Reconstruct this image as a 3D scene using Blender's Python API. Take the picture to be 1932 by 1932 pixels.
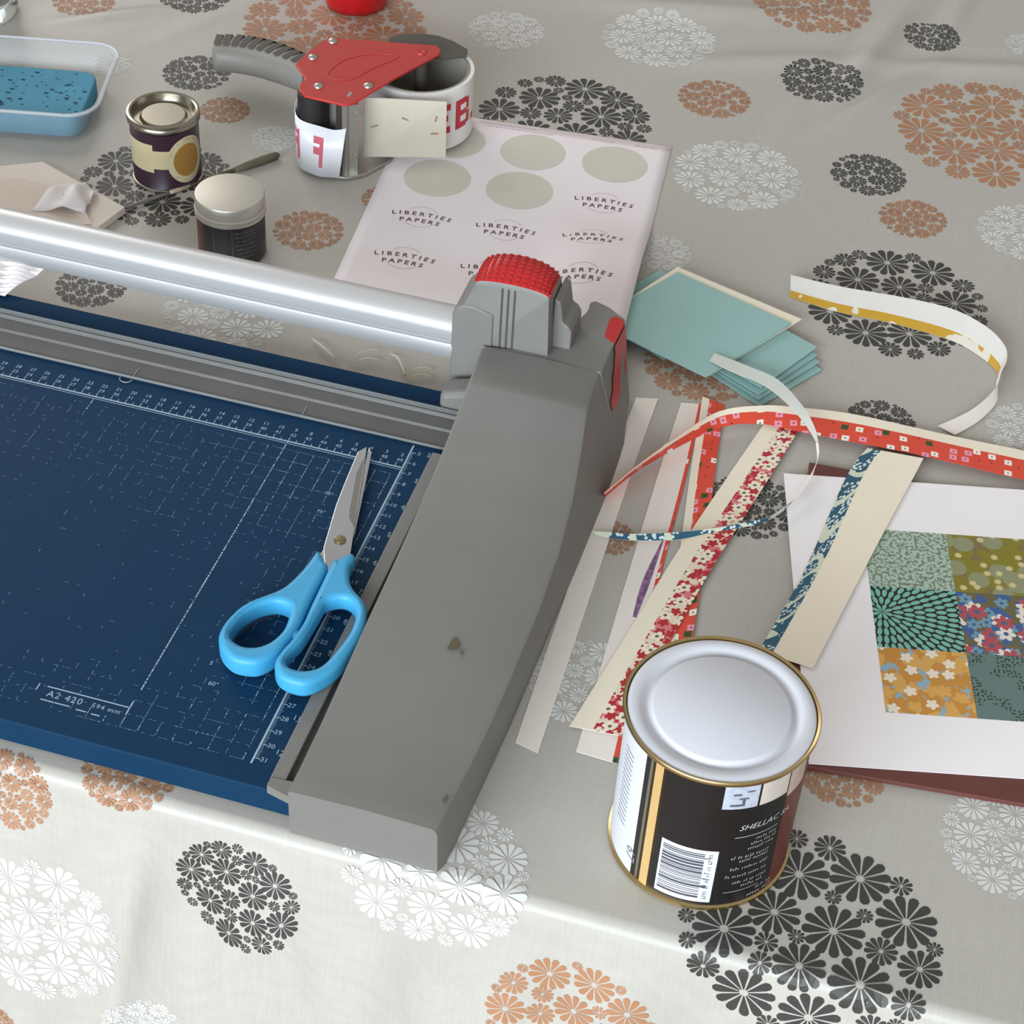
import bpy, bmesh, math, random
from mathutils import Vector, Matrix
for o in list(bpy.data.objects): bpy.data.objects.remove(o)
SC = bpy.context.scene; COL = SC.collection
S = 0.01                       # all lengths below are centimetres
R = math.radians
# ------------------------------------------------------------------ camera, world, lights, exposure
def lin(c): return tuple((v/255/12.92 if v/255 <= .04045 else ((v/255+.055)/1.055)**2.4) for v in c)
cam = bpy.data.cameras.new('camera'); cam.sensor_width = 36; cam.lens = 67.845; cam.clip_start = .05
co = bpy.data.objects.new('camera', cam); COL.objects.link(co); SC.camera = co
ax = [(.95916059, .27832349, .05046782), (.22405039, -.63863614, -.73616934), (-.17266265, .71741196, -.6749131)]
co.matrix_world = Matrix(((ax[0][0], -ax[1][0], -ax[2][0], 26.106*S), (ax[0][1], -ax[1][1], -ax[2][1], -91.668*S),
                          (ax[0][2], -ax[1][2], -ax[2][2], 80.546*S), (0, 0, 0, 1)))
W = bpy.data.worlds.new('room_light'); SC.world = W; W.use_nodes = True
W.node_tree.nodes['Background'].inputs[0].default_value = (1.0, .955, .90, 1); W.node_tree.nodes['Background'].inputs[1].default_value = .40
def area(name, loc, tgt, sx, sy, watts, col):
    d = bpy.data.lights.new(name, 'AREA'); d.shape = 'RECTANGLE'; d.size = sx*S; d.size_y = sy*S; d.energy = watts; d.color = col
    o = bpy.data.objects.new(name, d); COL.objects.link(o); o.location = Vector(loc)*S
    o.rotation_euler = (Vector(tgt)-Vector(loc)).to_track_quat('-Z', 'Y').to_euler(); return o
area('window_daylight', (-60, -345, 112), (5, 0, 0), 320, 170, 205, (.84, .925, 1.0))
area('far_window_daylight', (-210, 200, 150), (0, 10, 0), 150, 120, 24, (1.0, .97, .93))
SC.view_settings.view_transform = 'Standard'; SC.view_settings.look = 'None'; SC.view_settings.gamma = 1
SC.view_settings.use_curve_mapping = False; SC.view_settings.exposure = 0.18
random.seed(7)
# ------------------------------------------------------------------ materials
MATS = {}
def node(nt, t, **k):
    n = nt.nodes.new(t)
    for a, v in k.items():
        if a.startswith('i_'):
            kk = a[2:]; n.inputs[int(kk) if kk.isdigit() else kk.replace('_', ' ')].default_value = v
        else: setattr(n, a, v)
    return n
def math_(nt, op, a, b=None, c=None):
    n = nt.nodes.new('ShaderNodeMath'); n.operation = op
    for i, v in enumerate((a, b, c)):
        if v is None: continue
        if hasattr(v, 'links'): nt.links.new(v, n.inputs[i])
        else: n.inputs[i].default_value = v
    return n.outputs[0]
def mixc(nt, fac, a, b):
    n = nt.nodes.new('ShaderNodeMix'); n.data_type = 'RGBA'
    for s, v in ((n.inputs[0], fac), (n.inputs[6], a), (n.inputs[7], b)):
        if hasattr(v, 'links'): nt.links.new(v, s)
        elif isinstance(v, (int, float)): s.default_value = v
        else: s.default_value = (*v, 1)
    return n.outputs[2]
def mat(name, rgb, rough=.55, metal=0, var=.06, vscale=60, bump=0, bscale=300, **kw):
    if name in MATS: return MATS[name]
    m = bpy.data.materials.new(name); m.use_nodes = True; nt = m.node_tree; b = nt.nodes['Principled BSDF']
    c = lin(rgb); b.inputs['Roughness'].default_value = rough; b.inputs['Metallic'].default_value = metal
    for k, v in kw.items(): b.inputs[k.replace('_', ' ')].default_value = v
    tc = node(nt, 'ShaderNodeTexCoord'); nz = node(nt, 'ShaderNodeTexNoise', i_Scale=vscale, i_Detail=4.0)
    nt.links.new(tc.outputs['Object'], nz.inputs['Vector'])
    lo = tuple(v*(1-var) for v in c); hi = tuple(min(1, v*(1+var)) for v in c)
    nt.links.new(mixc(nt, nz.outputs[0], lo, hi), b.inputs['Base Color'])
    if bump:
        n2 = node(nt, 'ShaderNodeTexNoise', i_Scale=bscale, i_Detail=3.0); nt.links.new(tc.outputs['Object'], n2.inputs['Vector'])
        bp = node(nt, 'ShaderNodeBump', i_Strength=bump, i_Distance=.0006); nt.links.new(n2.outputs[0], bp.inputs['Height']); nt.links.new(bp.outputs[0], b.inputs['Normal'])
    MATS[name] = m; return m
def pmat(name, fn, rough=.6, **kw):
    """printed paper: fn(nt, uv) returns a colour socket; uv is in centimetres"""
    m = bpy.data.materials.new(name); m.use_nodes = True; nt = m.node_tree; b = nt.nodes['Principled BSDF']
    b.inputs['Roughness'].default_value = rough
    uv = node(nt, 'ShaderNodeUVMap', uv_map='UVMap').outputs[0]
    nt.links.new(fn(nt, uv), b.inputs['Base Color']); MATS[name] = m; return m
def sep(nt, v):
    n = node(nt, 'ShaderNodeSeparateXYZ'); nt.links.new(v, n.inputs[0]); return n.outputs
def vor(nt, vec, scale, rand=1.0, metric='EUCLIDEAN'):
    n = node(nt, 'ShaderNodeTexVoronoi', voronoi_dimensions='2D', distance=metric); n.inputs['Scale'].default_value = scale; n.inputs['Randomness'].default_value = rand
    nt.links.new(vec, n.inputs['Vector']); return n
def flower(nt, vec, scale, n=5, rad=.35, rand=.8):
    """mask of n-petalled flowers scattered on the uv plane, the heart mask and a random number per flower"""
    v = vor(nt, vec, scale, rand); d = node(nt, 'ShaderNodeVectorMath', operation='SUBTRACT'); nt.links.new(vec, d.inputs[0]); nt.links.new(v.outputs['Position'], d.inputs[1])
    x, y, _ = sep(nt, d.outputs[0]); th = math_(nt, 'ARCTAN2', y, x)
    rc = sep(nt, v.outputs['Color']); th = math_(nt, 'ADD', th, math_(nt, 'MULTIPLY', rc[1], 6.0))
    lim = math_(nt, 'MULTIPLY_ADD', math_(nt, 'ABSOLUTE', math_(nt, 'COSINE', math_(nt, 'MULTIPLY', th, n/2))), rad*.45/scale, rad*.6/scale)
    r = math_(nt, 'SQRT', math_(nt, 'ADD', math_(nt, 'MULTIPLY', x, x), math_(nt, 'MULTIPLY', y, y)))
    return math_(nt, 'LESS_THAN', r, lim), math_(nt, 'LESS_THAN', r, rad*.28/scale), rc[0]
# ------------------------------------------------------------------ geometry helpers (centimetres)
ORG = {}
def link(name, me, mats, parent=None, origin=None, smooth=False):
    o = bpy.data.objects.new(name, me); COL.objects.link(o)
    for m in (mats if isinstance(mats, (list, tuple)) else [mats]): me.materials.append(m)
    org = ORG[parent.name] if parent else Vector(origin if origin else (0, 0, 0))
    ORG[o.name] = org
    me.transform(Matrix.Translation(-org*S) @ Matrix.Scale(S, 4))
    if parent: o.parent = parent
    else: o.location = org*S
    if smooth:
        for p in me.polygons: p.use_smooth = True
        if smooth is not True: me.set_sharp_from_angle(angle=R(smooth))
    return o
def mesh(name, v, f, mats, parent=None, origin=None, smooth=False, idx=None, uv=None):
    me = bpy.data.meshes.new(name); me.from_pydata([tuple(p) for p in v], [], f); me.update()
    if uv:
        l = me.uv_layers.new(name='UVMap')
        for lp in me.loops: l.data[lp.index].uv = uv[lp.vertex_index]
    o = link(name, me, mats, parent, origin, smooth)
    if idx: me.polygons.foreach_set('material_index', idx)
    return o
def tag(o, label=None, cat=None, group=None, kind=None):
    for k, v in (('label', label), ('category', cat), ('group', group), ('kind', kind)):
        if v: o[k] = v
    return o
def thing(name, label, cat, loc, group=None):
    o = bpy.data.objects.new(name, None); COL.objects.link(o); o.empty_display_size = .01; o.location = Vector(loc)*S
    ORG[o.name] = Vector(loc); return tag(o, label, cat, group)
def bevel(o, w, seg=2, ang=30):
    m = o.modifiers.new('bevel', 'BEVEL'); m.width = w*S; m.segments = seg; m.limit_method = 'ANGLE'; m.angle_limit = R(ang); return o
def box(x0, x1, y0, y1, z0, z1):
    v = [(x, y, z) for z in (z0, z1) for x, y in ((x0, y0), (x1, y0), (x1, y1), (x0, y1))]
    return v, [(3, 2, 1, 0), (4, 5, 6, 7), (0, 1, 5, 4), (1, 2, 6, 5), (2, 3, 7, 6), (3, 0, 4, 7)]
def prism(poly, z0, z1, top=None):
    n = len(poly); t = top or poly
    v = [(x, y, z0) for x, y in poly]+[(x, y, z1) for x, y in t]
    a = sum(poly[i][0]*poly[(i+1) % n][1]-poly[(i+1) % n][0]*poly[i][1] for i in range(n))
    f = [tuple(range(n))[::-1], tuple(range(n, 2*n))]+[(i, (i+1) % n, n+(i+1) % n, n+i) for i in range(n)]
    return v, ([tuple(reversed(q)) for q in f] if a < 0 else f)
def join(*ms):
    V, F = [], []
    for v, f in ms:
        k = len(V); V += list(v); F += [tuple(i+k for i in q) for q in f]
    return V, F
def lathe(prof, n=48, c=(0, 0), closed=False):
    V, F = [], []
    for r, z in prof:
        for i in range(n):
            a = 2*math.pi*i/n; V.append((c[0]+r*math.cos(a), c[1]+r*math.sin(a), z))
    m = len(prof)
    for j in range(m if closed else m-1):
        k = (j+1) % m
        for i in range(n): F.append((j*n+i, j*n+(i+1) % n, k*n+(i+1) % n, k*n+i))
    if not closed:
        if prof[0][0] > 0: F.append(tuple(range(n))[::-1])
        if prof[-1][0] > 0: F.append(tuple(range((m-1)*n, m*n)))
    return V, F
def spline(pts, k=6, closed=False):
    """Catmull-Rom through the points"""
    n = len(pts); out = []
    P = [Vector(p) for p in pts]
    for i in range(n if closed else n-1):
        if closed: a, b, c, d = P[i-1], P[i], P[(i+1) % n], P[(i+2) % n]
        else: a, b, c, d = P[max(i-1, 0)], P[i], P[i+1], P[min(i+2, n-1)]
        for j in range(k):
            t = j/k; out.append(.5*((2*b)+(c-a)*t+(2*a-5*b+4*c-d)*t*t+(3*b-a-3*c+d)*t**3))
    if not closed: out.append(P[-1])
    return [tuple(p) for p in out]
def tube(pts, rad, n=8):
    V, F = [], []; P = [Vector(p) for p in pts]
    for i, p in enumerate(P):
        t = (P[min(i+1, len(P)-1)]-P[max(i-1, 0)]).normalized(); u = t.cross(Vector((0, 0, 1))) if abs(t.z) < .95 else t.cross(Vector((1, 0, 0)))
        u.normalize(); w = u.cross(t); r = rad[i] if isinstance(rad, (list, tuple)) else rad
        for j in range(n):
            a = 2*math.pi*j/n; V.append(p+u*r*math.cos(a)+w*r*math.sin(a))
    m = len(P)
    for i in range(m-1):
        for j in range(n): F.append((i*n+j, i*n+(j+1) % n, (i+1)*n+(j+1) % n, (i+1)*n+j))
    F.append(tuple(range(n))[::-1]); F.append(tuple(range((m-1)*n, m*n)))
    return V, F
def curve_mesh(cu):
    ob = bpy.data.objects.new('tmp', cu); COL.objects.link(ob)
    me = bpy.data.meshes.new_from_object(ob.evaluated_get(bpy.context.evaluated_depsgraph_get()))
    bpy.data.objects.remove(ob); v = [tuple(q.co) for q in me.vertices]; f = [tuple(p.vertices) for p in me.polygons]
    bpy.data.meshes.remove(me); bpy.data.curves.remove(cu); return v, f
def plate(outer, holes, z0, z1, bev=.1, res=3):
    """flat shape with holes and rounded edges"""
    cu = bpy.data.curves.new('tmp', 'CURVE'); cu.dimensions = '2D'; cu.fill_mode = 'BOTH'
    for loop in [outer]+list(holes):
        sp = cu.splines.new('POLY'); sp.points.add(len(loop)-1); sp.use_cyclic_u = True
        for p, q in zip(sp.points, loop): p.co = (q[0], q[1], 0, 1)
    cu.bevel_depth = bev; cu.bevel_resolution = res; cu.offset = -bev; cu.extrude = (z1-z0)/2-bev
    v, f = curve_mesh(cu); zc = (z0+z1)/2
    return [(x, y, z+zc) for x, y, z in v], f
TXT = {}
def text(s, size, spacing=1.0, shear=0, align='CENTER', bold=0):
    k = (s, spacing, shear, align, bold)
    if k not in TXT:
        cu = bpy.data.curves.new('tmp', 'FONT'); cu.body = s; cu.size = 1; cu.space_character = spacing; cu.shear = shear; cu.align_x = align; cu.resolution_u = 2; cu.offset = bold
        TXT[k] = curve_mesh(cu)
    v, f = TXT[k]; return [(x*size, y*size, 0) for x, y, z in v], f
def place(m, x, y, z, rot=0, sx=1, sy=1):
    c, s = math.cos(rot), math.sin(rot); return [(x+a*sx*c-b*sy*s, y+a*sx*s+b*sy*c, z+d) for a, b, d in m[0]], m[1]
def scrib(width, h, seed, shear=.15):
    """small print too fine to read: letter-sized strokes grouped into words"""
    rg = random.Random(seed); x = -width/2; ms = []
    while x < width/2:
        for _ in range(rg.randint(2, 7)):
            if x > width/2: break
            hh = h*rg.choice((.62, .62, .7, 1.0)); k = rg.random(); w = h*.14
            ms.append(([(x, 0, 0), (x+w, 0, 0), (x+w+shear*hh, hh, 0), (x+shear*hh, hh, 0)], [(0, 1, 2, 3)]))
            if k < .7: y = hh*rg.choice((0, .5, .8)); ms.append(([(x+w, y, 0), (x+h*.42, y, 0), (x+h*.45, y+h*.15, 0), (x+w, y+h*.15, 0)], [(0, 1, 2, 3)]))
            x += h*.6
        x += h*.45
    return join(*ms)
def rectm(x0, x1, y0, y1, z): return [(x0, y0, z), (x1, y0, z), (x1, y1, z), (x0, y1, z)], [(0, 1, 2, 3)]
def oncyl(m, c, r, a0=0):
    """wrap flat x,y shapes (x = arc length, y = height) around a vertical cylinder"""
    return [(c[0]+(r+z)*math.cos(a0+x/r), c[1]+(r+z)*math.sin(a0+x/r), y) for x, y, z in m[0]], m[1]
def ribbon(A, B, bands, th=.03, k=5):
    """paper strip between two edges; bands = [(v0, v1)] gives faces a material index; returns verts, faces, idx, uv"""
    A = spline(A, k); B = spline(B, k); n = len(A); vs = sorted({v for b in bands for v in b}); m = len(vs)
    V, U, F, I = [], [], [], []; s = 0
    for i in range(n):
        a, b = Vector(A[i]), Vector(B[i])
        if i: s += ((a+b)/2-(Vector(A[i-1])+Vector(B[i-1]))/2).length
        for v in vs: V.append(a.lerp(b, v)); U.append((s, v*(b-a).length))
    top = len(V)
    nrm = []
    for i in range(n):
        t = (Vector(A[min(i+1, n-1)])-Vector(A[max(i-1, 0)])); w = Vector(B[i])-Vector(A[i]); q = t.cross(w)
        nrm.append(q.normalized() if q.length > 1e-6 else Vector((0, 0, 1)))
    if sum(q.z for q in nrm) < 0: nrm = [-q for q in nrm]
    for i in range(n):
        for j in range(m): V.append(V[i*m+j]-nrm[i]*th); U.append(U[i*m+j])
    for i in range(n-1):
        for j in range(m-1):
            F.append((i*m+j, i*m+j+1, (i+1)*m+j+1, (i+1)*m+j)); I.append(j)
            F.append((top+i*m+j, top+(i+1)*m+j, top+(i+1)*m+j+1, top+i*m+j+1)); I.append(m-1)
        for j in (0, m-1): F.append((i*m+j, (i+1)*m+j, top+(i+1)*m+j, top+i*m+j)); I.append(m-1)
    for i in (0, n-1):
        for j in range(m-1): F.append((i*m+j, i*m+j+1, top+i*m+j+1, top+i*m+j)); I.append(m-1)
    return V, F, I, U
def strip(name, label, A, B, bands, mats, th=.03, cat='paper strip', group=None, k=5, turn=None):
    """mats: one per band and a last one for the back and edges"""
    V, F, I, U = ribbon(A, B, bands, th, k); c = sum((Vector(v) for v in V), Vector())/len(V)
    if turn: I = [len(mats)-1 if min(f)//len({q for b in bands for q in b}) % (len(spline(A, k))) >= turn*k else i for f, i in zip(F, I)]
    o = mesh(name, V, F, mats, None, (c.x, c.y, 0), True, I, U); o.data.set_sharp_from_angle(angle=R(40)); return tag(o, label, cat, group)
# ------------------------------------------------------------------ floor, table, tablecloth
fl = mesh('floor', *box(-260, 260, -240, 260, -77, -75), mat('floor_wood', (120, 92, 66), .5, var=.2, vscale=6)); tag(fl, 'brown wooden floor under the table', kind='structure')
tb = thing('table', 'wooden table hidden under the patterned tablecloth', 'table', (0, 30, -75))
wood = mat('table_wood', (140, 105, 72), .5, var=.15, vscale=14)
mesh('table_top', *box(-75, 85, -32.9, 92, -3.2, -.35), wood, tb)
for x in (-70, 80):
    for y in (-28, 87): mesh('leg', *box(x-3, x+3, y-3, y+3, -75, -3.2), wood, tb)
EDGE = -33.3; ER = .85; EA = R(80)
FOLDS = [  # ridges in the cloth: x, y, direction (deg), length, width, height
    (18.5, 60, 78, 9, 1.2, .75), (20, 52, 62, 7, .9, .6), (4, 62, 15, 9, 1.5, .5), (24.5, 69, 82, 6, 1.0, .35), (26, 60, 20, 8, 1.1, .35), (10, 55, 25, 8, 1.3, .35),
    (-43, 42.5, 35, 5, .9, .35), (-47, 47, 20, 7, 1.1, .35), (-36, 44, 60, 6, 1.0, .15), (32, 30, 75, 8, 1.5, .12), (14, 47, 80, 6, 1.2, .16), (-5, 60, 5, 10, 1.5, .2)]
def hcloth(x, y):
    h = 0
    for fx, fy, a, L, w, A in FOLDS:
        c, s = math.cos(R(a)), math.sin(R(a)); u = ((x-fx)*c+(y-fy)*s)/L; v = (-(x-fx)*s+(y-fy)*c)/w
        if abs(u) < 2.5 and abs(v) < 3: h += A*math.exp(-u*u)*(math.exp(-v*v)-.25*math.exp(-(v-1.6)**2))
    return h
def cloth(x, v, off=0):
    if v > EDGE: return (x, v, hcloth(x, v)+off)
    d = EDGE-v; a = min(d/ER, EA); e = d-a*ER; g = min(1, e/7)
    w = g*(.35*math.sin(x*.42+.6)+.25*math.sin(x*.9+2.0)+.5*math.exp(-((x+6.5+.12*e)/1.0)**2)+.45*math.exp(-((x-.3-.25*e)/1.2)**2)-.3*math.exp(-((x-16)/2.5)**2))
    y = EDGE-(ER+off)*math.sin(a)-e*math.cos(EA)-w; z = -ER+(ER+off)*math.cos(a)-e*math.sin(EA)
    return (x, y, z)
cm = bpy.data.materials.new('cloth_oilcloth'); cm.use_nodes = True; nt = cm.node_tree; b = nt.nodes['Principled BSDF']
tc = node(nt, 'ShaderNodeTexCoord'); 
def streak(sx, sy):
    mp = node(nt, 'ShaderNodeMapping'); mp.inputs['Scale'].default_value = (sx, sy, 40); nt.links.new(tc.outputs['Object'], mp.inputs[0])
    n = node(nt, 'ShaderNodeTexNoise', i_Scale=1.0, i_Detail=3.0); nt.links.new(mp.outputs[0], n.inputs['Vector']); return n.outputs[0]
s1, s2 = streak(900, 40), streak(40, 900)
wv = math_(nt, 'MULTIPLY_ADD', math_(nt, 'ADD', s1, s2), .5, 0)
nt.links.new(mixc(nt, wv, lin((163, 160, 152)), lin((190, 187, 179))), b.inputs['Base Color'])
b.inputs['Roughness'].default_value = .42; b.inputs['Specular IOR Level'].default_value = .45
bp = node(nt, 'ShaderNodeBump', i_Strength=.12, i_Distance=.0004); nt.links.new(wv, bp.inputs['Height']); nt.links.new(bp.outputs[0], b.inputs['Normal'])
def steps(a, b, d): n = max(1, round((b-a)/d)); return [a+(b-a)*i/n for i in range(n)]
xs = steps(-80, -55, 1.2)+steps(-55, 42, .4)+steps(42, 90, 1.2)+[90]
vs = steps(EDGE-25, EDGE-1.0, .45)+steps(EDGE-1.0, EDGE, .06)+steps(EDGE, 35, 1.0)+steps(35, 75, .4)+steps(75, 97, 1.2)+[97]
V = [cloth(x, v) for v in vs for x in xs]; nx = len(xs)
F = [(j*nx+i, j*nx+i+1, (j+1)*nx+i+1, (j+1)*nx+i) for j in range(len(vs)-1) for i in range(nx-1)]
tcl = mesh('tablecloth', V, F, cm, None, (0, 30, 0), True)
tag(tcl, 'pale grey wipe-clean tablecloth printed with round clusters of daisies', 'tablecloth')
sm = tcl.modifiers.new('thickness', 'SOLIDIFY'); sm.thickness = .0008; sm.offset = -1
# printed daisy roundels: colour, centre x, centre along the cloth, radius
RD = [('c',-46.8,43.6,2.7),('k',-38.5,47.9,3.1),('k',-33.3,36.0,2.8),('c',-29.0,31.5,2.0),('c',-25.6,47.4,7.8),('w',-11.8,51.9,3.3),('w',0.8,55.2,4.9),('c',12.1,66.4,5.3),('k',22.9,64.3,2.5),('k',15.1,53.2,3.5),('c',7.2,47.3,3.0),('k',-3.4,39.6,7.0),('c',29.4,50.1,8.0),('w',11.2,36.7,5.0),('k',20.9,40.4,3.0),('c',25.0,35.5,2.6),('w',31.0,66.0,2.0),('w',33.6,36.6,3.9),('k',25.2,24.3,6.6),('k',26.1,10.4,2.4),('w',35.8,12.9,3.0),('c',13.6,12.4,4.0),('w',8.1,24.4,2.2),('k',-29.7,20.1,5.8),('c',-17.0,18.2,2.6),('k',-28.7,6.6,2.5),('w',-18.7,7.1,4.5),('w',-23.8,29.0,1.9),('c',-13.2,24.0,1.7),('k',19.5,-0.6,3.0),('c',11.8,-6.3,1.6),('w',13.6,-18.4,3.4),('c',28.4,-20.3,2.4),('k',28.5,-31.4,6.7),('w',37.7,-22.2,3.7),('w',9.3,-33.7,5.0),('c',-8.0,-32.3,2.7),('c',-14.3,-35.6,2.5),('k',-1.2,-38.7,3.7),('w',-13.2,-45.3,5.4),('c',17.6,-41.5,4.7),('c',-16.1,-54.6,2.1),('w',-6.9,-51.1,2.3),('w',-40.5,34.8,2.0)]
# the print goes on over the rest of the cloth
FRAME = [(-58, 42), (30, 80), (43, -34), (40, -60), (-20, -60)]
def inside(x, y): return all((FRAME[i-1][0]-FRAME[i][0])*(y-FRAME[i][1])-(FRAME[i-1][1]-FRAME[i][1])*(x-FRAME[i][0]) > -7*math.dist(FRAME[i], FRAME[i-1]) for i in range(5))
rng = random.Random(21)
for _ in range(900):
    x, y, r_ = rng.uniform(-75, 86), rng.uniform(-52, 92), rng.choice((2.5, 2.8, 3.2, 4.8, 6.8))
    if not inside(x, y) and abs(x-5) < 80-r_ and y < 95-r_ and all(math.hypot(x-a, y-b_) > r_+q+1.6 for _c, a, b_, q in RD): RD.append((rng.choice('kcw'), x, y, r_))
PR = {'k': mat('print_charcoal', (56, 56, 54), .5, var=.1), 'c': mat('print_copper', (166, 120, 88), .5, var=.12, vscale=30), 'w': mat('print_white', (208, 209, 206), .5, var=.03)}
def packing(seed):
    rng = random.Random(seed); out = []
    for rr, tries in ((.235, 260), (.2, 400), (.165, 700), (.125, 1600), (.09, 2500), (.065, 2500)):
        for _ in range(tries):
            a, d = rng.random()*6.283, (1.0-rr)*math.sqrt(rng.random())
            if rng.random() < .3: d = 1.0-rr
            x, y = d*math.cos(a), d*math.sin(a)
            if all(math.hypot(x-p, y-q) > (rr+s)*.97 for p, q, s in out): out.append((x, y, rr))
    return out
PACK = [packing(s) for s in (3, 11, 29)]
for qi, (c, X, Vv, RR) in enumerate(RD):
    V, F = [], []; rot = random.random()*6.28; rng = random.Random(qi)
    for px, py, pr in PACK[qi % 3]:
        fx = X+RR*(px*math.cos(rot)-py*math.sin(rot)); fy = Vv+RR*(px*math.sin(rot)+py*math.cos(rot)); fr = RR*pr*1.02; zo = .01+.014*rng.random()
        n = 12 if pr > .12 else 10; a0 = rng.random()*6.28
        for i in range(n):
            a = a0+2*math.pi*i/n; ca, sa = math.cos(a), math.sin(a); w = .205 if n == 12 else .235
            pts = [(.14, .015), (.45, w*.42), (.74, w*.76), (.9, w*.78), (1.0, w*.36)]; k = len(V)
            for p, q in pts:
                for g in (q, -q): V.append(cloth(fx+fr*(p*ca-g*sa), fy+fr*(p*sa+g*ca), zo+(.025 if EDGE-1.6 < fy+fr*(p*sa+g*ca) < EDGE+.3 else 0)))
            F += [(k+2*j, k+2*j+1, k+2*j+3, k+2*j+2) for j in range(4)]
    mesh('flower_print', V, F, PR[c], tcl)
# ------------------------------------------------------------------ paper trimmer
blue = mat('trimmer_blue_enamel', (14, 50, 79), .55, var=.08, vscale=90, Specular_IOR_Level=.1)
grey = mat('trimmer_grey_plastic', (117, 116, 112), .5, var=.05, vscale=50, bump=.08, bscale=1500)
dgrey = mat('trimmer_dark_plastic', (70, 69, 64), .6)
tred = mat('trimmer_red_plastic', (176, 34, 34), .35)
alu = mat('brushed_aluminium', (206, 207, 208), .36, .55, var=.03, vscale=20)
ink = mat('trimmer_white_ink', (150, 174, 192), .6, var=.12, vscale=120)
dink = mat('trimmer_worn_ink', (92, 122, 150), .6, var=.2, vscale=120)
tr = thing('paper_trimmer', 'rotary paper trimmer with blue base and grey end housing', 'paper trimmer', (-20, -16, 0))
bd = bevel(mesh('base_board', *box(-56, 1.6, -32.8, 1.45, .25, 2.0), blue, tr), .12, 3)
for x, y in ((-54, -31), (-54, 0), (-1.5, -31), (-1.5, 0)): mesh('foot', *prism([(x+.8*math.cos(a*.785), y+.8*math.sin(a*.785)) for a in range(8)], .05, .3), dgrey, tr)
# printed rulers and grid on the base
ZT = 2.012
B, D = [], []
B.append(rectm(-55, -1.5, -6.62, -6.5, ZT)); B.append(rectm(-55, -1.6, -6.78, -6.73, ZT)); B.append(rectm(-1.55, -1.44, -31.4, -4.3, ZT))
for i in range(2, 52):
    if i < 50: B.append(rectm(-i-.025, -i+.025, -6.5, -6.15, ZT)); B.append(rectm(-i-.52, -i-.48, -6.5, -6.3, ZT))
    if 1 < i < 50:
        B.append(place(text(str(i), .42), -i+.12, -5.55, ZT)); B.append(place(text(str(51-i), .42), -i+.12, -6.05, ZT))
for v in range(5, 32):
    B.append(rectm(-1.42, -1.12, -v-.025, -v+.025, ZT)); B.append(place(text(str(v), .44), -.92, -v-.13, ZT))
    for q in range(1, 10):
        if v < 31: B.append(rectm(-1.42, -1.27 if q != 5 else -1.2, -v-q/10-.012, -v-q/10+.012, ZT))
for i in range(2, 13):
    y = -i*2.54; B.append(rectm(-.33, -.1, y-.02, y+.02, ZT)); B.append(place(text(str(i), .5), -.32, y+.06, ZT))
    for q in (1, 2, 3): B.append(rectm(-.2, -.1, y-q*.635-.014, y-q*.635+.014, ZT))
rng = random.Random(5)
def dash(x0, y0, x1, y1, keep, w=.02, dim=.4):
    """worn printed line: short pieces, some rubbed away"""
    L = math.hypot(x1-x0, y1-y0); n = max(1, int(L/.25))
    for i in range(n):
        p = keep((x0+(x1-x0)*(i+.5)/n), (y0+(y1-y0)*(i+.5)/n))
        if rng.random() > p: continue
        a, b_ = i/n, (i+.55+.45*rng.random())/n; xa, ya, xb, yb = x0+(x1-x0)*a, y0+(y1-y0)*a, x0+(x1-x0)*b_, y0+(y1-y0)*b_
        q = rectm(xa-w, xa+w, yb, ya, ZT) if abs(x1-x0) < .01 else rectm(xa, xb, ya-w, ya+w, ZT)
        (B if rng.random() < p-dim else D).append(q)
def keep(x, y):
    t = min(1.0, max(0, 1-(max(0, -7.5-x)/12)))          # rubbed away to the left
    top = min(1, max(0, 1.25-(-7.3-y)/9.0)); bot = max(0, 1-(y+31.3)/5.5); right = max(0, 1-(-2-x)/6)*.8
    return min(1.0, max(top*(.35+.65*t), bot*(.2+.8*t), right*.95, .04 if x > -30 else .015))
for i in range(2, 31):
    dash(-i, -7.3, -i, -31.3, keep, .02)
for j in range(0, 25): dash(-30, -7.3-j, -2, -7.3-j, lambda x, y: keep(x, y)*.8, .016, .55)
dash(-9, -6.6, -9, -28.6, lambda x, y: .97 if y > -24 or rng.random() < .8 else .5, .038, .05)
for x in (-22, -30): dash(x, -6.8, x, -8, lambda x, y: .9, .04)
B += [rectm(-13.84, -9.05, -29.93, -29.85, ZT), rectm(-13.79, -12.1, -30.88, -30.8, ZT), rectm(-11.7, -11.1, -30.95, -30.87, ZT), rectm(-10.8, -10.3, -30.98, -30.9, ZT), rectm(-9.08, -9.0, -30.4, -29.4, ZT), rectm(-14.35, -14.28, -30.3, -29.8, ZT)]
B += [place(text('A2 420', .62, 1.15), -12.6, -30.55, ZT), place(text('594 mm', .45, 1.15), -10.2, -30.5, ZT), place(text('75°', .38), -4.9, -10.4, ZT), place(text('75°', .4), -4.8, -12.1, ZT), place(text('60°', .42), -5.5, -27.0, ZT), place(text('5', .4), -6.2, -25.6, ZT)]
mesh('printed_scale', *join(*B), ink, bd); mesh('worn_grid_lines', *join(*D), dink, bd)
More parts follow.
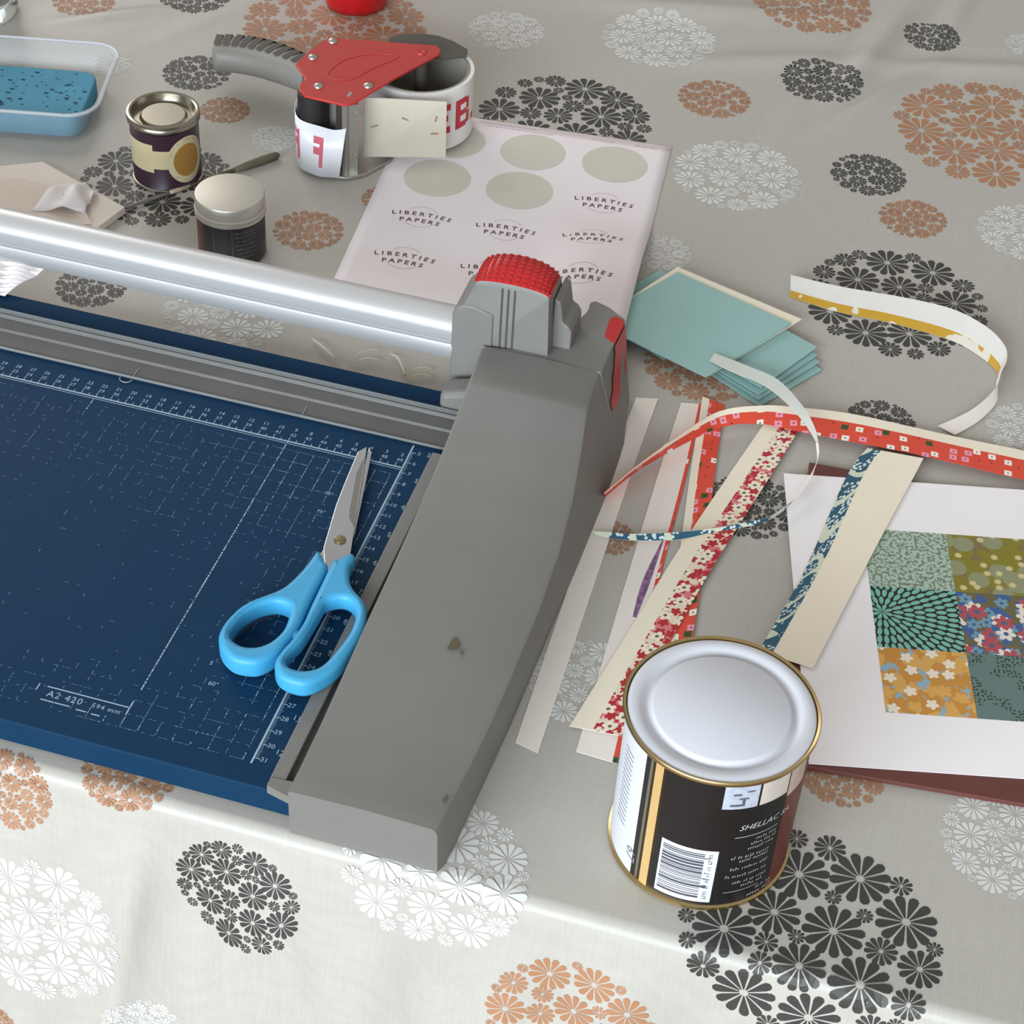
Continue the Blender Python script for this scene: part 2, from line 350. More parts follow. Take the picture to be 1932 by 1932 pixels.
# clear clamp strip in front of the cut line
clear = mat('clear_plastic_strip', (128, 125, 120), .35, var=.25, vscale=25, Alpha=.42, IOR=1.45)
def sweepx(prof, x0, x1):
    n = len(prof); v = [(x, y, z) for x in (x0, x1) for y, z in prof]
    f = [tuple(range(n)), tuple(range(n, 2*n))[::-1]]+[(i, n+i, n+(i+1) % n, (i+1) % n) for i in range(n)]; return v, f
st = mesh('clamp_strip', *sweepx([(-4.2, 2.05), (-4.2, 2.14), (-4.05, 2.2), (-3.9, 2.15), (-2.6, 2.17), (-2.5, 2.32), (-1.5, 2.36), (-1.42, 2.5), (-1.3, 2.5), (-1.22, 2.38), (-1.1, 2.38), (-1.02, 2.52), (-.75, 2.52), (-.65, 2.3), (-.6, 2.05)], -55.5, 1.0), clear, tr)
wln = mat('clear_strip_edge', (150, 158, 162), .35, Alpha=.7)
mesh('edge_line', *join(box(-55.5, 1.0, -4.22, -4.1, 2.14, 2.21), box(-55.5, 1.0, -1.4, -1.32, 2.5, 2.53), box(-55.5, 1.0, -.96, -.8, 2.52, 2.55)), wln, st)
for x in (-20.5, -9, -31): mesh('gauge_tick', *box(x-.03, x+.03, -4.05, -3.2, 2.2, 2.23), wln, st)
mesh('thumb_notch', *tube([(-20.9+.42*math.cos(R(a)), -4.3+.42*math.sin(R(a)), 2.1) for a in range(180, 361, 15)], .035, 6), wln, st)
# aluminium rail, swept profile (y, z)
cy, cz = 3.45, 5.6
rp = [(-1.5, -1.25), (-1.68, -.95), (-1.72, -.2), (-1.66, .0), (-1.42, .06), (-1.42, .16), (-1.62, .22), (-1.66, .35), (-1.6, 1.1)]
rp += [(-.35+1.35*math.cos(R(a))*1.0-0.0, .55+1.3*math.sin(R(a))) for a in (160, 140, 115, 90, 65, 40, 20, 0)]
rp += [(1.25, .2), (1.3, -.9), (1.1, -1.3)]
rl = mesh('rail', *sweepx([(cy+a, cz+b_) for a, b_ in reversed(rp)], -60, .3), alu, tr, smooth=28)
mesh('rail_end_bracket', *join(box(-58.5, -56, -1, 5.5, 0.05, 8.2)), grey, tr)
# end housing: cross sections along y (y, left x, right top x, right bottom x, top z)
sec = [(-33.6, 1.45, 9.4, 9.5, 3.42), (-33.0, 1.45, 9.5, 9.72, 3.45), (-31.6, 1.45, 9.6, 9.85, 3.42), (-28.8, 1.45, 9.85, 10.0, 3.45), (-26, 1.43, 10.05, 10.15, 3.62), (-22.7, 1.4, 10.2, 10.3, 3.85), (-17.5, 1.38, 10.3, 10.42, 4.05), (-12.9, 1.35, 10.2, 10.5, 4.3), (-8.9, 1.33, 9.9, 10.6, 4.75), (-5.2, 1.31, 9.4, 10.65, 5.5), (-2.6, 1.3, 9.0, 10.68, 6.24), (-2.4, 1.29, 8.96, 10.68, 6.29), (-.5, 1.18, 8.8, 10.67, 6.3), (1.42, 1.08, 8.76, 10.61, 6.3)]
def housing():
    ys = []; 
    for a, b_ in zip(sec, sec[1:]):
        for t in (0, .34, .67): ys.append(tuple(p+(q-p)*t for p, q in zip(a, b_)))
    ys.append(sec[-1]); V, F = [], []; n = 8
    for y, xl, xr, xb, z in ys:
        cr = .1
        V += [(xl, y, .05), (xl, y, z-.12), (xl+.14, y, z), (xl+(xr-xl)*.5, y, z+cr), (xr-.35, y, z), (xr-.1, y, z-.1), (xr+.02, y, z-.35), (xb, y, .05)]
    m = len(ys)
    for j in range(m-1):
        for i in range(n): F.append((j*n+i, j*n+(i+1) % n, (j+1)*n+(i+1) % n, (j+1)*n+i))
    F.append(tuple(range(n))[::-1]); F.append(tuple(range((m-1)*n, m*n))); return V, [tuple(reversed(q)) for q in F]
scoop = spline([(1.03, 1.5), (2.68, 1.75), (3.95, 2.2), (4.71, 3.2), (5.37, 4.65), (5.92, 5.86), (6.35, 7.3), (6.32, 8.25), (6.64, 8.55)], 4)
rear = [(1.08, 1.4)]+scoop+[(7.6, 8.2), (8.85, 7.3), (8.95, 6.6), (8.78, 3.1), (8.76, 1.4)]
bot = [(1.08, 1.4)]+scoop+[(8.3, 8.5), (9.75, 7.2), (10.05, 5.4), (10.55, 2.6), (10.61, 1.4)]
hs = mesh('end_housing', *join(housing()), grey, tr, smooth=35)
hr = bevel(mesh('housing_shoulder', *prism(bot, .05, 6.3, rear), grey, tr, smooth=30), .07, 2, 60)
def inset(pts, z): return [(x, y, z) for x, y in pts]
# red accents on the shoulder
def side(y, t, off=.03):                                # point on the sloping right side of the shoulder; t = height
    k = 1-t/6.3; pr = sorted(((8.98, -2.5), (8.75, .6), (8.78, 3.1), (8.95, 6.6)), key=lambda q: q[1]); pb = sorted(((10.68, -2.5), (10.66, .6), (10.55, 2.6), (10.05, 5.4), (9.8, 7.0)), key=lambda q: q[1])
    def ip(P):
        for a, b_ in zip(P, P[1:]):
            if a[1] <= y <= b_[1]: return a[0]+(b_[0]-a[0])*(y-a[1])/(b_[1]-a[1])
        return P[0][0] if y < P[0][1] else P[-1][0]
    return (ip(pr)+(ip(pb)-ip(pr))*k+off, y, t)
RE_, BO_ = [(8.85, 7.3), (8.95, 6.6), (8.78, 3.1), (8.76, 1.4)], [(9.75, 7.2), (10.05, 5.4), (10.55, 2.6), (10.61, 1.4)]
def side(q, t, off=.1):                                # point on the sloping right side of the shoulder
    i = min(int(q), 2); k = q-i; p = (Vector(BO_[i]).lerp(Vector(BO_[i+1]), k)).lerp(Vector(RE_[i]).lerp(Vector(RE_[i+1]), k), t); return (p.x+off, p.y+off*.3, .03+6.27*t)
rows_ = [((.35, .995), (1.66, .995)), ((.65, .76), (1.7, .92)), ((1.1, .54), (1.9, .8)), ((1.55, .5), (2.3, .68)), ((2.25, .5), (2.85, .62)), ((2.9, .5), (2.92, .51))]
V, F = [], []
for a, b_ in zip(rows_, rows_[1:]):
    for q in range(4): V += [side(*(Vector(a[0]).lerp(Vector(b_[0]), q/4)).lerp(Vector(a[1]).lerp(Vector(b_[1]), q/4), j/6)) for j in range(7)]
F = [(7*i+j, 7*i+j+1, 7*i+j+8, 7*i+j+7) for i in range(len(V)//7-1) for j in range(6)]
mesh('red_side_flash', *join((V, F), prism([(8.1, 5.05), (8.02, 5.62), (7.95, 6.9), (8.15, 7.3), (8.75, 7.15), (8.96, 6.6), (8.88, 4.55), (8.5, 4.75)], 6.29, 6.335)), tred, hr)
scf = mat('scuffed_plastic', (92, 82, 62), .8, var=.2, vscale=400)
mesh('scuff', [(x, y, 4.06) for x, y in ((6.33, -21.22), (6.54, -21.19), (6.86, -21.63), (6.87, -21.87), (6.57, -22.0), (6.25, -22.1))], [(0, 5, 4, 3, 2, 1)], scf, hs)
mesh('scuff', [(x, y, 4.06) for x, y in ((6.95, -21.8), (7.25, -22.12), (7.09, -22.3))], [(0, 2, 1)], scf, hs)
mesh('scuff', [(x, y, 3.49) for x, y in ((9.15, -31.3), (9.3, -31.45), (9.25, -31.9), (9.1, -31.7))], [(0, 3, 2, 1)], scf, hs)
# side stop strip with groove beside the housing
bevel(mesh('side_stop', *box(-.05, .78, -32.4, -5.0, 2.0, 2.45), grey, tr), .05)
mesh('stop_groove', *box(.78, 1.5, -32.3, -4.6, 2.0, 2.1), dgrey, tr)
mesh('stop_end', *prism([(.0, -32.9), (1.6, -33.3), (1.6, -32.2), (.0, -32.35)], 1.9, 2.5), grey, tr)
# bracket that carries the rail end
br = [(-1.15, 2.6), (-.9, 2.05), (1.6, 2.05), (1.6, 8.6), (.3, 9.0), (-.35, 8.95), (-.85, 8.6), (-1.1, 8.1)]
def sweepy(prof, y0, y1, y0b=None):
    n = len(prof); v = [(x, y0, z) for x, z in prof]+[(x, y1, z) for x, z in prof]
    f = [tuple(range(n)), tuple(range(n, 2*n))[::-1]]+[(i, n+i, n+(i+1) % n, (i+1) % n) for i in range(n)]; return v, f
bevel(mesh('rail_bracket', *sweepy(br, 1.72, 5.6), grey, tr, smooth=30), .15, 2, 40)
bevel(mesh('bracket_skirt', *sweepy([(-1.1, 2.02), (1.4, 2.02), (1.4, 4.2), (-1.1, 3.4)], -.6, 1.3), grey, tr), .4, 3, 40)
# cutting head
def archp(base, rise, dx=0): return [(.25+dx+4.75*(1-math.cos(R(a)))/2, base+rise*math.sin(R(a))**.85) for a in range(0, 181, 12)]
def loft(secs):                                         # closed x-z sections at successive y
    n = len(secs[0][1]); V = [(x, y, z) for y, P in secs for x, z in P]; F = [tuple(range(n)), tuple(range((len(secs)-1)*n, len(secs)*n))[::-1]]
    for j in range(len(secs)-1): F += [(j*n+i, (j+1)*n+i, (j+1)*n+(i+1) % n, j*n+(i+1) % n) for i in range(n)]
    return V, F
YA = [(1.85, 10.45, .35), (1.95, 10.6, .45), (2.8, 10.62, .85), (3.6, 10.55, 1.1), (4.3, 10.4, 1.2), (5.2, 9.6, 1.2)]
foot_ = [(5.3, 4.0), (-.98, 4.0), (-.95, 6.6), (-.7, 8.0), (-.1, 9.6)]
ch = mesh('cutting_head', *loft([(y, archp(b0_, r0_)+foot_) for y, b0_, r0_ in YA]), grey, tr, smooth=35)
cp = mesh('red_grip', *loft([(y, [(x, z+.05) for x, z in archp(b0_, r0_)]+[(x*.98+.05, z-.2) for x, z in reversed(archp(b0_, r0_))]) for y, b0_, r0_ in YA[1:5]]), tred, ch, smooth=35)
def domeat(y):
    for a, b_ in zip(YA, YA[1:]):
        if a[0] <= y <= b_[0]: t = (y-a[0])/(b_[0]-a[0]); return a[1]+(b_[1]-a[1])*t, a[2]+(b_[2]-a[2])*t
for y, b0_, r0_ in [(2.1+.3*q, *domeat(2.1+.3*q)) for q in range(8)]:
    for x, z in archp(b0_, r0_)[1:-1]: mesh('grip_bump', *box(x-.11, x+.11, y-.09, y+.09, z-.05, z+.11), tred, cp)
for x in (2.05, 2.45, 2.85): mesh('front_groove', *box(x-.06, x+.06, 1.81, 1.9, 5.0, 10.72), dgrey, ch)
bevel(mesh('head_side', *sweepy([(5.1, 4.0), (5.1, 9.9), (5.5, 9.7), (5.75, 8.2), (6.1, 8.0), (6.35, 7.6), (6.35, 4.0)], 3.0, 5.6), grey, ch), .1, 2, 30)
mesh('scoop_floor', *prism([(1.1, 1.45), (2.68, 1.7), (3.95, 2.15), (4.71, 3.15), (5.37, 4.6), (5.92, 5.8), (6.3, 7.3), (6.3, 7.9), (1.1, 7.9)], .05, 4.4), dgrey, tr)
# ------------------------------------------------------------------ scissors
steel = mat('scissor_steel', (196, 198, 204), .24, .9, var=.05, vscale=30)
cyan = mat('scissor_blue_plastic', (62, 158, 204), .5, var=.06, vscale=40)
sc = thing('scissors', 'steel scissors with bright blue plastic handles lying on the trimmer', 'scissors', (-2.5, -16, 2.0))
bA = mesh('blade', *plate([(-4.0,-6.05),(-4.36,-6.68),(-4.17,-9.18),(-3.96,-11.59),(-3.37,-15.41),(-2.45,-17.6),(-1.3,-17.0),(-1.69,-15.49),(-2.23,-13.27),(-2.81,-10.80),(-3.75,-7.01)], [], 2.42, 2.6, .03, 1), steel, sc)
mesh('hollow_grind', *prism([(-3.02,-11.90),(-2.86,-12.46),(-2.27,-13.2),(-2.9,-10.8),(-3.8,-7.05),(-3.75,-8.6)], 2.6, 2.612), mat('scissor_steel_ground', (150, 148, 142), .3, .9), bA)
mesh('blade', *plate([(-3.92,-5.75),(-3.56,-6.44),(-3.03,-8.94),(-2.14,-13.39),(-2.0,-14.66),(-2.55,-16.6),(-2.8,-18.2),(-3.6,-17.2),(-3.4,-15.4),(-2.7,-13.6)], [], 2.22, 2.4, .03, 1), steel, sc)
mesh('pivot_screw', *lathe([(.36, 2.5), (.36, 2.66), (.3, 2.72), (0, 2.74)], 20, (-2.68, -14.5)), mat('screw_brass', (150, 140, 110), .3, 1), sc, smooth=40)
hA = [(-1.86,-16.97),(-2.12,-17.18),(-2.09,-19.06),(-2.02,-21.21),(-1.97,-22.43),(-2.16,-24.04),(-2.39,-25.20),(-2.23,-26.00),(-1.73,-26.57),(-0.95,-26.77),(-0.21,-26.67),(0.42,-26.04),(0.98,-25.01),(1.23,-23.53),(1.35,-21.84),(1.09,-20.48),(0.57,-19.64),(-0.23,-18.99),(-0.69,-18.34),(-1.04,-17.28),(-1.01,-16.56),(-1.36,-16.29)]
hAh = [(-1.38,-20.52),(-1.04,-20.12),(-0.48,-19.87),(0.08,-20.07),(0.46,-20.57),(0.64,-21.18),(0.70,-22.27),(0.52,-23.53),(0.21,-24.83),(-0.19,-25.44),(-0.85,-25.77),(-1.50,-25.73),(-1.84,-25.42),(-1.86,-24.78),(-1.56,-23.70),(-1.47,-22.46),(-1.41,-21.32)]
hB = [(-3.29,-16.51),(-3.48,-17.77),(-3.75,-19.05),(-4.16,-20.12),(-5.00,-21.10),(-5.63,-22.00),(-6.05,-23.16),(-6.11,-24.30),(-5.84,-25.08),(-5.34,-25.67),(-4.62,-26.07),(-3.83,-26.06),(-3.15,-25.78),(-2.60,-24.95),(-2.38,-23.99),(-2.22,-23.14),(-2.15,-22.33),(-2.2,-21.36),(-2.25,-19.77),(-2.27,-17.68),(-2.60,-17.23)]
hBh = [(-5.59,-23.88),(-5.42,-22.70),(-4.84,-21.71),(-4.07,-21.16),(-3.42,-21.17),(-3.10,-21.46),(-2.91,-22.29),(-2.89,-23.17),(-3.22,-24.16),(-3.79,-24.74),(-4.51,-24.93),(-5.16,-24.72),(-5.49,-24.40)]
for o_, h_, z0, z1 in ((hA, hAh, 2.5, 3.75), (hB, hBh, 2.15, 3.55)):
    mesh('handle', *plate(spline(o_, 3, True), [spline(h_, 3, True)], z0, z1, .34, 4), cyan, sc, smooth=60)
mesh('closing_nub', *lathe([(.3, 2.6), (.3, 3.3), (0, 3.4)], 12, (-2.3, -23.0)), cyan, sc, smooth=40)
# ------------------------------------------------------------------ paint tin
gold = mat('gold_tin_metal', (196, 172, 124), .3, 1, var=.05); tinm = mat('bare_tin_metal', (190, 186, 170), .28, 1)
black = mat('label_black', (24, 23, 24), .35); white = mat('label_white', (208, 212, 220), .4, var=.02)
TC = (21.8, -27.0); TR = 4.65
tn = thing('paint_tin', 'large round tin with pale grey lid and black label with barcode', 'tin', (*TC, 0))
nn = 180; zs = (.3, 9.75); V, F, I = [], [], []
lm_ = [white, black, tinm, mat('label_gold_foil', (236, 200, 136), .35, .5), mat('label_dark_bronze', (66, 54, 36), .3, .6), mat('label_oxblood', (104, 46, 38), .45, var=.3, vscale=200)]
def lab(a):
    a = (a+180) % 360-180
    for lo, hi, k in ((-179, -127.5, 0), (-127.5, -124.8, 1), (-124.8, -121, 2), (-121, -120.3, 4), (-120.3, -114.6, 3), (-114.6, -111, 4), (-111.5, -29, 1), (-29, 35, 5), (35, 100, 1)):
        if lo <= a < hi: return k
    return 0
for i in range(nn):
    a = R(360*i/nn)
    for z in zs: V.append((TC[0]+TR*math.cos(a), TC[1]+TR*math.sin(a), z))
for i in range(nn):
    j = (i+1) % nn; F.append((2*i, 2*j, 2*j+1, 2*i+1)); I.append(lab(360*(i+.5)/nn))
bdy = mesh('label', V, F, lm_, tn, None, True, I)
mesh('body', *lathe([(4.3, .05), (4.72, .03), (4.8, .1), (4.78, .25), (4.62, .33), (4.62, 9.72), (4.72, 9.8), (4.86, 9.9), (4.9, 10.05), (4.84, 10.15), (4.72, 10.1), (4.64, 9.6)], 96, TC), gold, tn, smooth=50)
mesh('lid', *lathe([(4.62, 9.8), (4.66, 10.0), (4.55, 10.08), (4.2, 10.06), (3.95, 10.0), (3.82, 9.86), (3.62, 9.82), (3.52, 9.9), (3.46, 10.04), (3.36, 10.1), (0, 10.1)], 96, TC), mat('lid_pale_grey', (204, 207, 214), .4, .0, var=.03), tn, smooth=50)
def cyl_rect(a0, a1, z0, z1, off, n=10):
    v = []; 
    for i in range(n+1):
        a = R(a0+(a1-a0)*i/n); r = TR+off; v += [(TC[0]+r*math.cos(a), TC[1]+r*math.sin(a), z) for z in (z0, z1)]
    return v, [(2*i, 2*i+2, 2*i+3, 2*i+1) for i in range(n)]
def cyl_text(s, a, z, size, off=.02, sp=1.0, rot=0, shear=0, mirror=False, align='CENTER'):
    m = text(s, size, sp, shear, align); v = place(m, 0, 0, 0, rot)[0]
    return oncyl(([(x+R(a)*TR, y+z, off) for x, y, _ in v], m[1]), TC, TR)
def cyl_scrib(w, h, a, z, seed, rot=0): m = scrib(w, h, seed); return oncyl(([(x+R(a)*TR, y+z, .02) for x, y, _ in place(m, 0, 0, 0, rot)[0]], m[1]), TC, TR)
bc = mesh('barcode_panel', *cyl_rect(-108, -72, .58, 4.72, .01, 16), white, bdy)
rng = random.Random(9); bars = []; z = .9
while z < 4.4:
    h = rng.choice((.05, .07, .1, .16)); bars.append(cyl_rect(-106.5, -80 if rng.random() < .85 else -76, z, z+h, .018, 14)); z += h+rng.choice((.06, .09, .13))
bars.append(cyl_scrib(3.6, .3, -75, 2.65, 77, R(90)))
mesh('barcode_print', *join(*bars), mat('label_ink', (74, 76, 86), .5), bc)
pic = mesh('picture_panel', *cyl_rect(-75.5, -53.8, 8.0, 9.7, .01), mat('label_photo_blue', (178, 186, 200), .5, var=.35, vscale=220), bdy)
mesh('picture_motif', *join(*[cyl_rect(a, a+w, z_, z_+h, .018, 4) for a, w, z_, h in ((-71, 7, 8.2, .16), (-70, 5, 9.0, .14), (-66, 6, 8.7, .12), (-62, 5, 9.2, .1), (-64, 2, 8.2, .5))]), mat('label_photo_dark', (86, 94, 112), .5), pic)
mesh('picture_panel', *cyl_rect(-52.3, -31.6, 8.0, 9.7, .01), mat('label_photo_cream', (202, 192, 182), .5, var=.25, vscale=150), bdy)
mesh('picture_panel', *cyl_rect(-30.5, -12, 7.6, 9.7, .01), mat('label_photo_rose', (196, 176, 166), .5, var=.25, vscale=150), bdy)
tx = [cyl_text('SHELLAC SA', -44, 6.28, .55, .02, 1.0, 0, .3), cyl_rect(-64, -34, 5.72, 5.76, .02)]
for i, (zz, a, w) in enumerate(((5.3, -42, 1.2), (4.95, -43, 1.5), (4.6, -44, 1.6), (4.0, -50, 2.2), (3.7, -48, 1.6), (3.1, -50, 2.1), (2.5, -51, 2.3), (1.95, -48, 1.9), (1.6, -46, 1.2))): tx.append(cyl_scrib(w, .22, a, zz, 40+i))
tx += [cyl_rect(-64.5, -40, 1.3, 1.33, .02), cyl_scrib(.9, .26, -36, .95, 60), cyl_scrib(1.5, .28, -38, .55, 61)]
mesh('label_lettering', *join(*tx), mat('label_pale_ink', (190, 190, 186), .5), bdy)
mesh('white_panel_lettering', *join(cyl_text('67', -134, 1.7, 1.0, .02, 1.0, R(-90)), *[cyl_rect(-152, -140, 3+.35*i, 3.06+.35*i, .012, 4) for i in range(16)]), mat('label_grey_ink', (120, 124, 134), .5), bdy)
for a, z_ in ((-140, 9.9), (-40, 9.95), (20, 10)): pass
# ------------------------------------------------------------------ tape gun lying on its side, and its roll
gred = mat('gun_red_enamel', (178, 48, 44), .34, var=.06); gsteel = mat('gun_bare_steel', (176, 174, 166), .35, .85, var=.08, vscale=60)
ggrey = mat('gun_grey_plastic', (128, 126, 120), .5); gdark = mat('gun_dark_plastic', (74, 70, 62), .55); gblk = mat('gun_black_rubber', (30, 28, 28), .6)
gn = thing('tape_gun', 'red and grey packing tape gun lying on its side', 'tape dispenser', (-19, 29, 0))
rpl = [(-22.21,29.64),(-21.98,31.46),(-21.24,34.32),(-20.24,34.52),(-13.17,36.12),(-12.62,35.66),(-12.51,34.89),(-14.75,29.81),(-16.20,25.84),(-16.80,25.37),(-19.93,25.53),(-20.66,26.25),(-20.88,27.18),(-20.65,27.78)]
pl = mesh('red_side_plate', *plate(rpl, [], 6.3, 6.5, .05, 2), gred, gn, smooth=40)
mesh('raised_rib', *plate(spline([(-19.6, 28.6), (-19.2, 31.5), (-17.5, 33.2), (-15.2, 33.6), (-16.5, 31), (-17.6, 28.8)], 4, True), [spline([(-19.3, 28.9), (-18.95, 31.3), (-17.4, 32.9), (-15.6, 33.3), (-16.7, 31), (-17.8, 29.1)], 4, True)], 6.5, 6.54, .015, 1), gred, pl)
for x, y in ((-20.75, 33.8), (-21.31, 30.94), (-19.43, 27.13), (-16.01, 28.50)): mesh('rivet', *lathe([(.38, 6.5), (.36, 6.6), (.22, 6.7), (0, 6.74)], 16, (x, y)), gsteel, pl, smooth=60)
mesh('axle_end', *lathe([(.42, 6.5), (.38, 6.58), (.2, 6.58), (0, 6.52)], 16, (-13.9, 34.65)), gred, pl, smooth=40)
mesh('spring_slot', *box(-17.0, -16.75, 26.6, 27.2, 6.5, 6.53), gsteel, pl)
mesh('base_plate', *plate([(-21, 28), (-20.5, 33.5), (-17, 34.5), (-14.6, 30.2), (-14.33, 28.72), (-15.44, 26.21), (-16.44, 25.31), (-17.36, 25.13), (-17.4, 26.6), (-20, 27)], [], .05, .35, .08, 2), gsteel, gn, smooth=40)
# handle
hp = spline([(-22.2, 33.2, 3.3), (-24.5, 34.3, 3.1), (-27, 35.2, 2.9), (-29.3, 35.4, 2.75), (-31.2, 35.0, 2.65)], 5); V, F = [], []
for i, p in enumerate(hp):
    q = Vector(hp[min(i+1, len(hp)-1)])-Vector(hp[max(i-1, 0)]); q.z = 0; q.normalize(); u = Vector((-q.y, q.x, 0)); t = i/(len(hp)-1); w = 1.2+.55*math.sin(t*2.6)-(.35 if t > .95 else 0); h = 1.1
    for a in range(12):
        c, s_ = math.cos(a*math.pi/6), math.sin(a*math.pi/6); e = lambda v: math.copysign(abs(v)**.6, v)
        V.append(Vector(p)+u*w*e(c)+Vector((0, 0, h*e(s_))))
nH = 12
for i in range(len(hp)-1):
    for j in range(nH): F.append((i*nH+j, i*nH+(j+1) % nH, (i+1)*nH+(j+1) % nH, (i+1)*nH+j))
F += [tuple(range(nH))[::-1], tuple(range((len(hp)-1)*nH, len(hp)*nH))]
hn = mesh('handle', V, F, ggrey, gn, smooth=60)
for i in range(11):
    t = .1+.84*i/10; k = t*(len(hp)-1); a = Vector(hp[int(k)]).lerp(Vector(hp[min(int(k)+1, len(hp)-1)]), k-int(k)); q = (Vector(hp[min(int(k)+1, len(hp)-1)])-Vector(hp[max(int(k)-1, 0)])); q.z = 0; q.normalize(); u = -Vector((-q.y, q.x, 0)); w = 1.2+.55*math.sin(t*2.6)
    u = u if u.y > 0 else -u
    pts = [a-u*(w*.35)+Vector((0, 0, 1.12)), a+u*(w*.72)+Vector((0, 0, 1.1)), a+u*(w*.98)+Vector((0, 0, .75)), a+u*(w*1.04)+Vector((0, 0, -.3))]
    V, F = [], []
    for p in pts: V += [p-q*.27+Vector((0, 0, .03)), p+q*.27+Vector((0, 0, .03))]
    F = [(2*j, 2*j+1, 2*j+3, 2*j+2) for j in range(3)]
    mesh('grip_rib', V, F, gdark, hn)
mesh('frame', *prism([(-22.6, 32.2), (-21.5, 29.5), (-20.3, 27.6), (-18.2, 27.4), (-18.4, 30), (-19.0, 32.4), (-21.0, 33.2), (-22.3, 33.4)], .35, 5.6), ggrey, gn)
mesh('front_roller', *lathe([(1.0, .4), (1.15, .5), (1.15, 6.2), (1.0, 6.3)], 24, (-19.75, 26.75)), gblk, gn, smooth=40)
mesh('cutter_post', *join(box(-17.1, -16.7, 25.75, 26.9, .3, 6.3), box(-16.7, -15.95, 25.95, 26.25, .3, 6.3)), gsteel, gn)
for z in (1.9, 5.4): mesh('rivet', *tube([(-16.2, 25.95, z), (-16.2, 25.8, z)], [.2, .12], 12), gsteel, gn)
cr = mat('cover_cream_plastic', (190, 184, 168), .4, var=.06, Alpha=.93)
cv = mesh('blade_cover', *join(([(-16.1, 27.6, .9), (-10.2, 29.7, .9), (-10.15, 29.4, 5.9), (-16.05, 27.8, 5.9), (-16.15, 27.7, .9), (-10.25, 29.8, .9), (-10.2, 29.5, 5.9), (-16.1, 27.9, 5.9)], [(0, 1, 2, 3), (7, 6, 5, 4), (0, 4, 5, 1), (1, 5, 6, 2), (2, 6, 7, 3), (3, 7, 4, 0)])), cr, gn)
for x, z, r_ in ((-15.3, 3.6, .3), (-13.1, 4.3, -.4), (-10.9, 4.4, 1.4), (-11.0, 3.1, 0)):
    y = 27.55+(x+16.1)*.32; mesh('torn_paper_scrap', *tube([(x-.25*math.cos(r_), y-.09*math.cos(r_), z-.25*math.sin(r_)), (x+.25*math.cos(r_), y+.09*math.cos(r_)-.0, z+.25*math.sin(r_))], .06, 4), mat('scrap_tan', (150, 126, 92), .7), cv)
mesh('roll_guard', *plate([(-17.2,36.9),(-16.3,37.9),(-15.0,38.5),(-13.7,38.6),(-12.4,38.2),(-11.0,37.4),(-10.75,36.5),(-12.41,35.3),(-13.9,34.2),(-16.8,34.6)], [], 5.75, 5.95, .04, 1), gdark, gn)
mesh('roll_spindle', *lathe([(.5, .3), (.5, 6.3)], 16, (-13.75, 34.25)), gdark, gn, smooth=40)
RC = (-13.75, 34.25); RR_ = 4.1
rl_ = thing('packing_tape_roll', 'roll of white packing tape with red lettering loaded in the red tape gun', 'tape roll', (*RC, 0))
tw = mat('tape_white', (226, 224, 222), .35, var=.02); tink = mat('tape_red_ink', (188, 34, 50), .45)
wound = mesh('tape_winding', *lathe([(RR_, .5), (RR_, 5.5), (RR_-.28, 5.5), (RR_-.28, .5)], 64, RC, True), tw, rl_, smooth=40)
mesh('cardboard_core', *lathe([(RR_-.29, .52), (RR_-.29, 5.48), (RR_-.5, 5.48), (RR_-.5, .52)], 64, RC, True), mat('core_grey', (140, 136, 126), .7), rl_, smooth=40)
def rollrect(a0, a1, z0, z1, n=4):
    v = [(RC[0]+(RR_+.014)*math.cos(R(a0+(a1-a0)*i/n)), RC[1]+(RR_+.014)*math.sin(R(a0+(a1-a0)*i/n)), z) for i in range(n+1) for z in (z0, z1)]
    return v, [(2*i, 2*i+2, 2*i+3, 2*i+1) for i in range(n)]
def glyph(bars, a, w): return [rollrect(a+w*x0, a+w*x1, z0, z1) for x0, x1, z0, z1 in bars]
gE = [(0, .3, 1.9, 4.4), (.3, 1, 1.9, 2.45), (.3, .85, 2.9, 3.45), (.3, 1, 3.85, 4.4)]
gB = [(0, .3, 1.9, 4.4), (.3, .75, 1.9, 2.4), (.3, .75, 2.95, 3.4), (.3, .75, 3.9, 4.4), (.75, 1, 2.05, 3.1), (.75, .95, 3.25, 4.25)]
Lt = glyph(gE, -58, 20)+glyph(gB, -31, 24)+glyph([(0, 1, 1.9, 2.4)], -1, 6)
mesh('roll_lettering', *join(*Lt), tink, wound)
# free end of the tape, wrapped over the front roller
e0 = spline([(-21.2, 27.6, 5.2), (-21.05, 26.3, 4.75), (-20.3, 25.5, 4.4), (-18.7, 25.45, 4.2), (-17.6, 25.5, 4.1), (-16.75, 25.7, 4.3)], 5); e1 = spline([(-21.15, 27.4, .6), (-20.95, 26.1, .5), (-20.2, 25.2, .35), (-18.7, 24.75, .3), (-17.8, 24.9, .3), (-17.1, 25.0, .35)], 5)
V = []; F = []
for p, q in zip(e0, e1): V += [p, q]
F = [(2*i, 2*i+1, 2*i+3, 2*i+2) for i in range(len(e0)-1)]
te = mesh('loose_tape_end', V, F, mat('tape_translucent', (222, 224, 230), .3, var=.02), rl_, smooth=True)
te.modifiers.new('thickness', 'SOLIDIFY').thickness = .0003
def ont(m):                                            # flat x in 0..1 along the loose end, y up
    out = []
    for x, y, _ in m[0]:
        k = max(0, min(len(e0)-1.001, x*(len(e0)-1))); i = int(k); p = Vector(e0[i]).lerp(Vector(e0[i+1]), k-i); q = Vector(e1[i]).lerp(Vector(e1[i+1]), k-i)
        d = (p-Vector((-18.8, 28.5, p.z))).normalized(); out.append(q.lerp(p, y)+Vector((d.x, d.y, 0))*.03)
    return out, m[1]
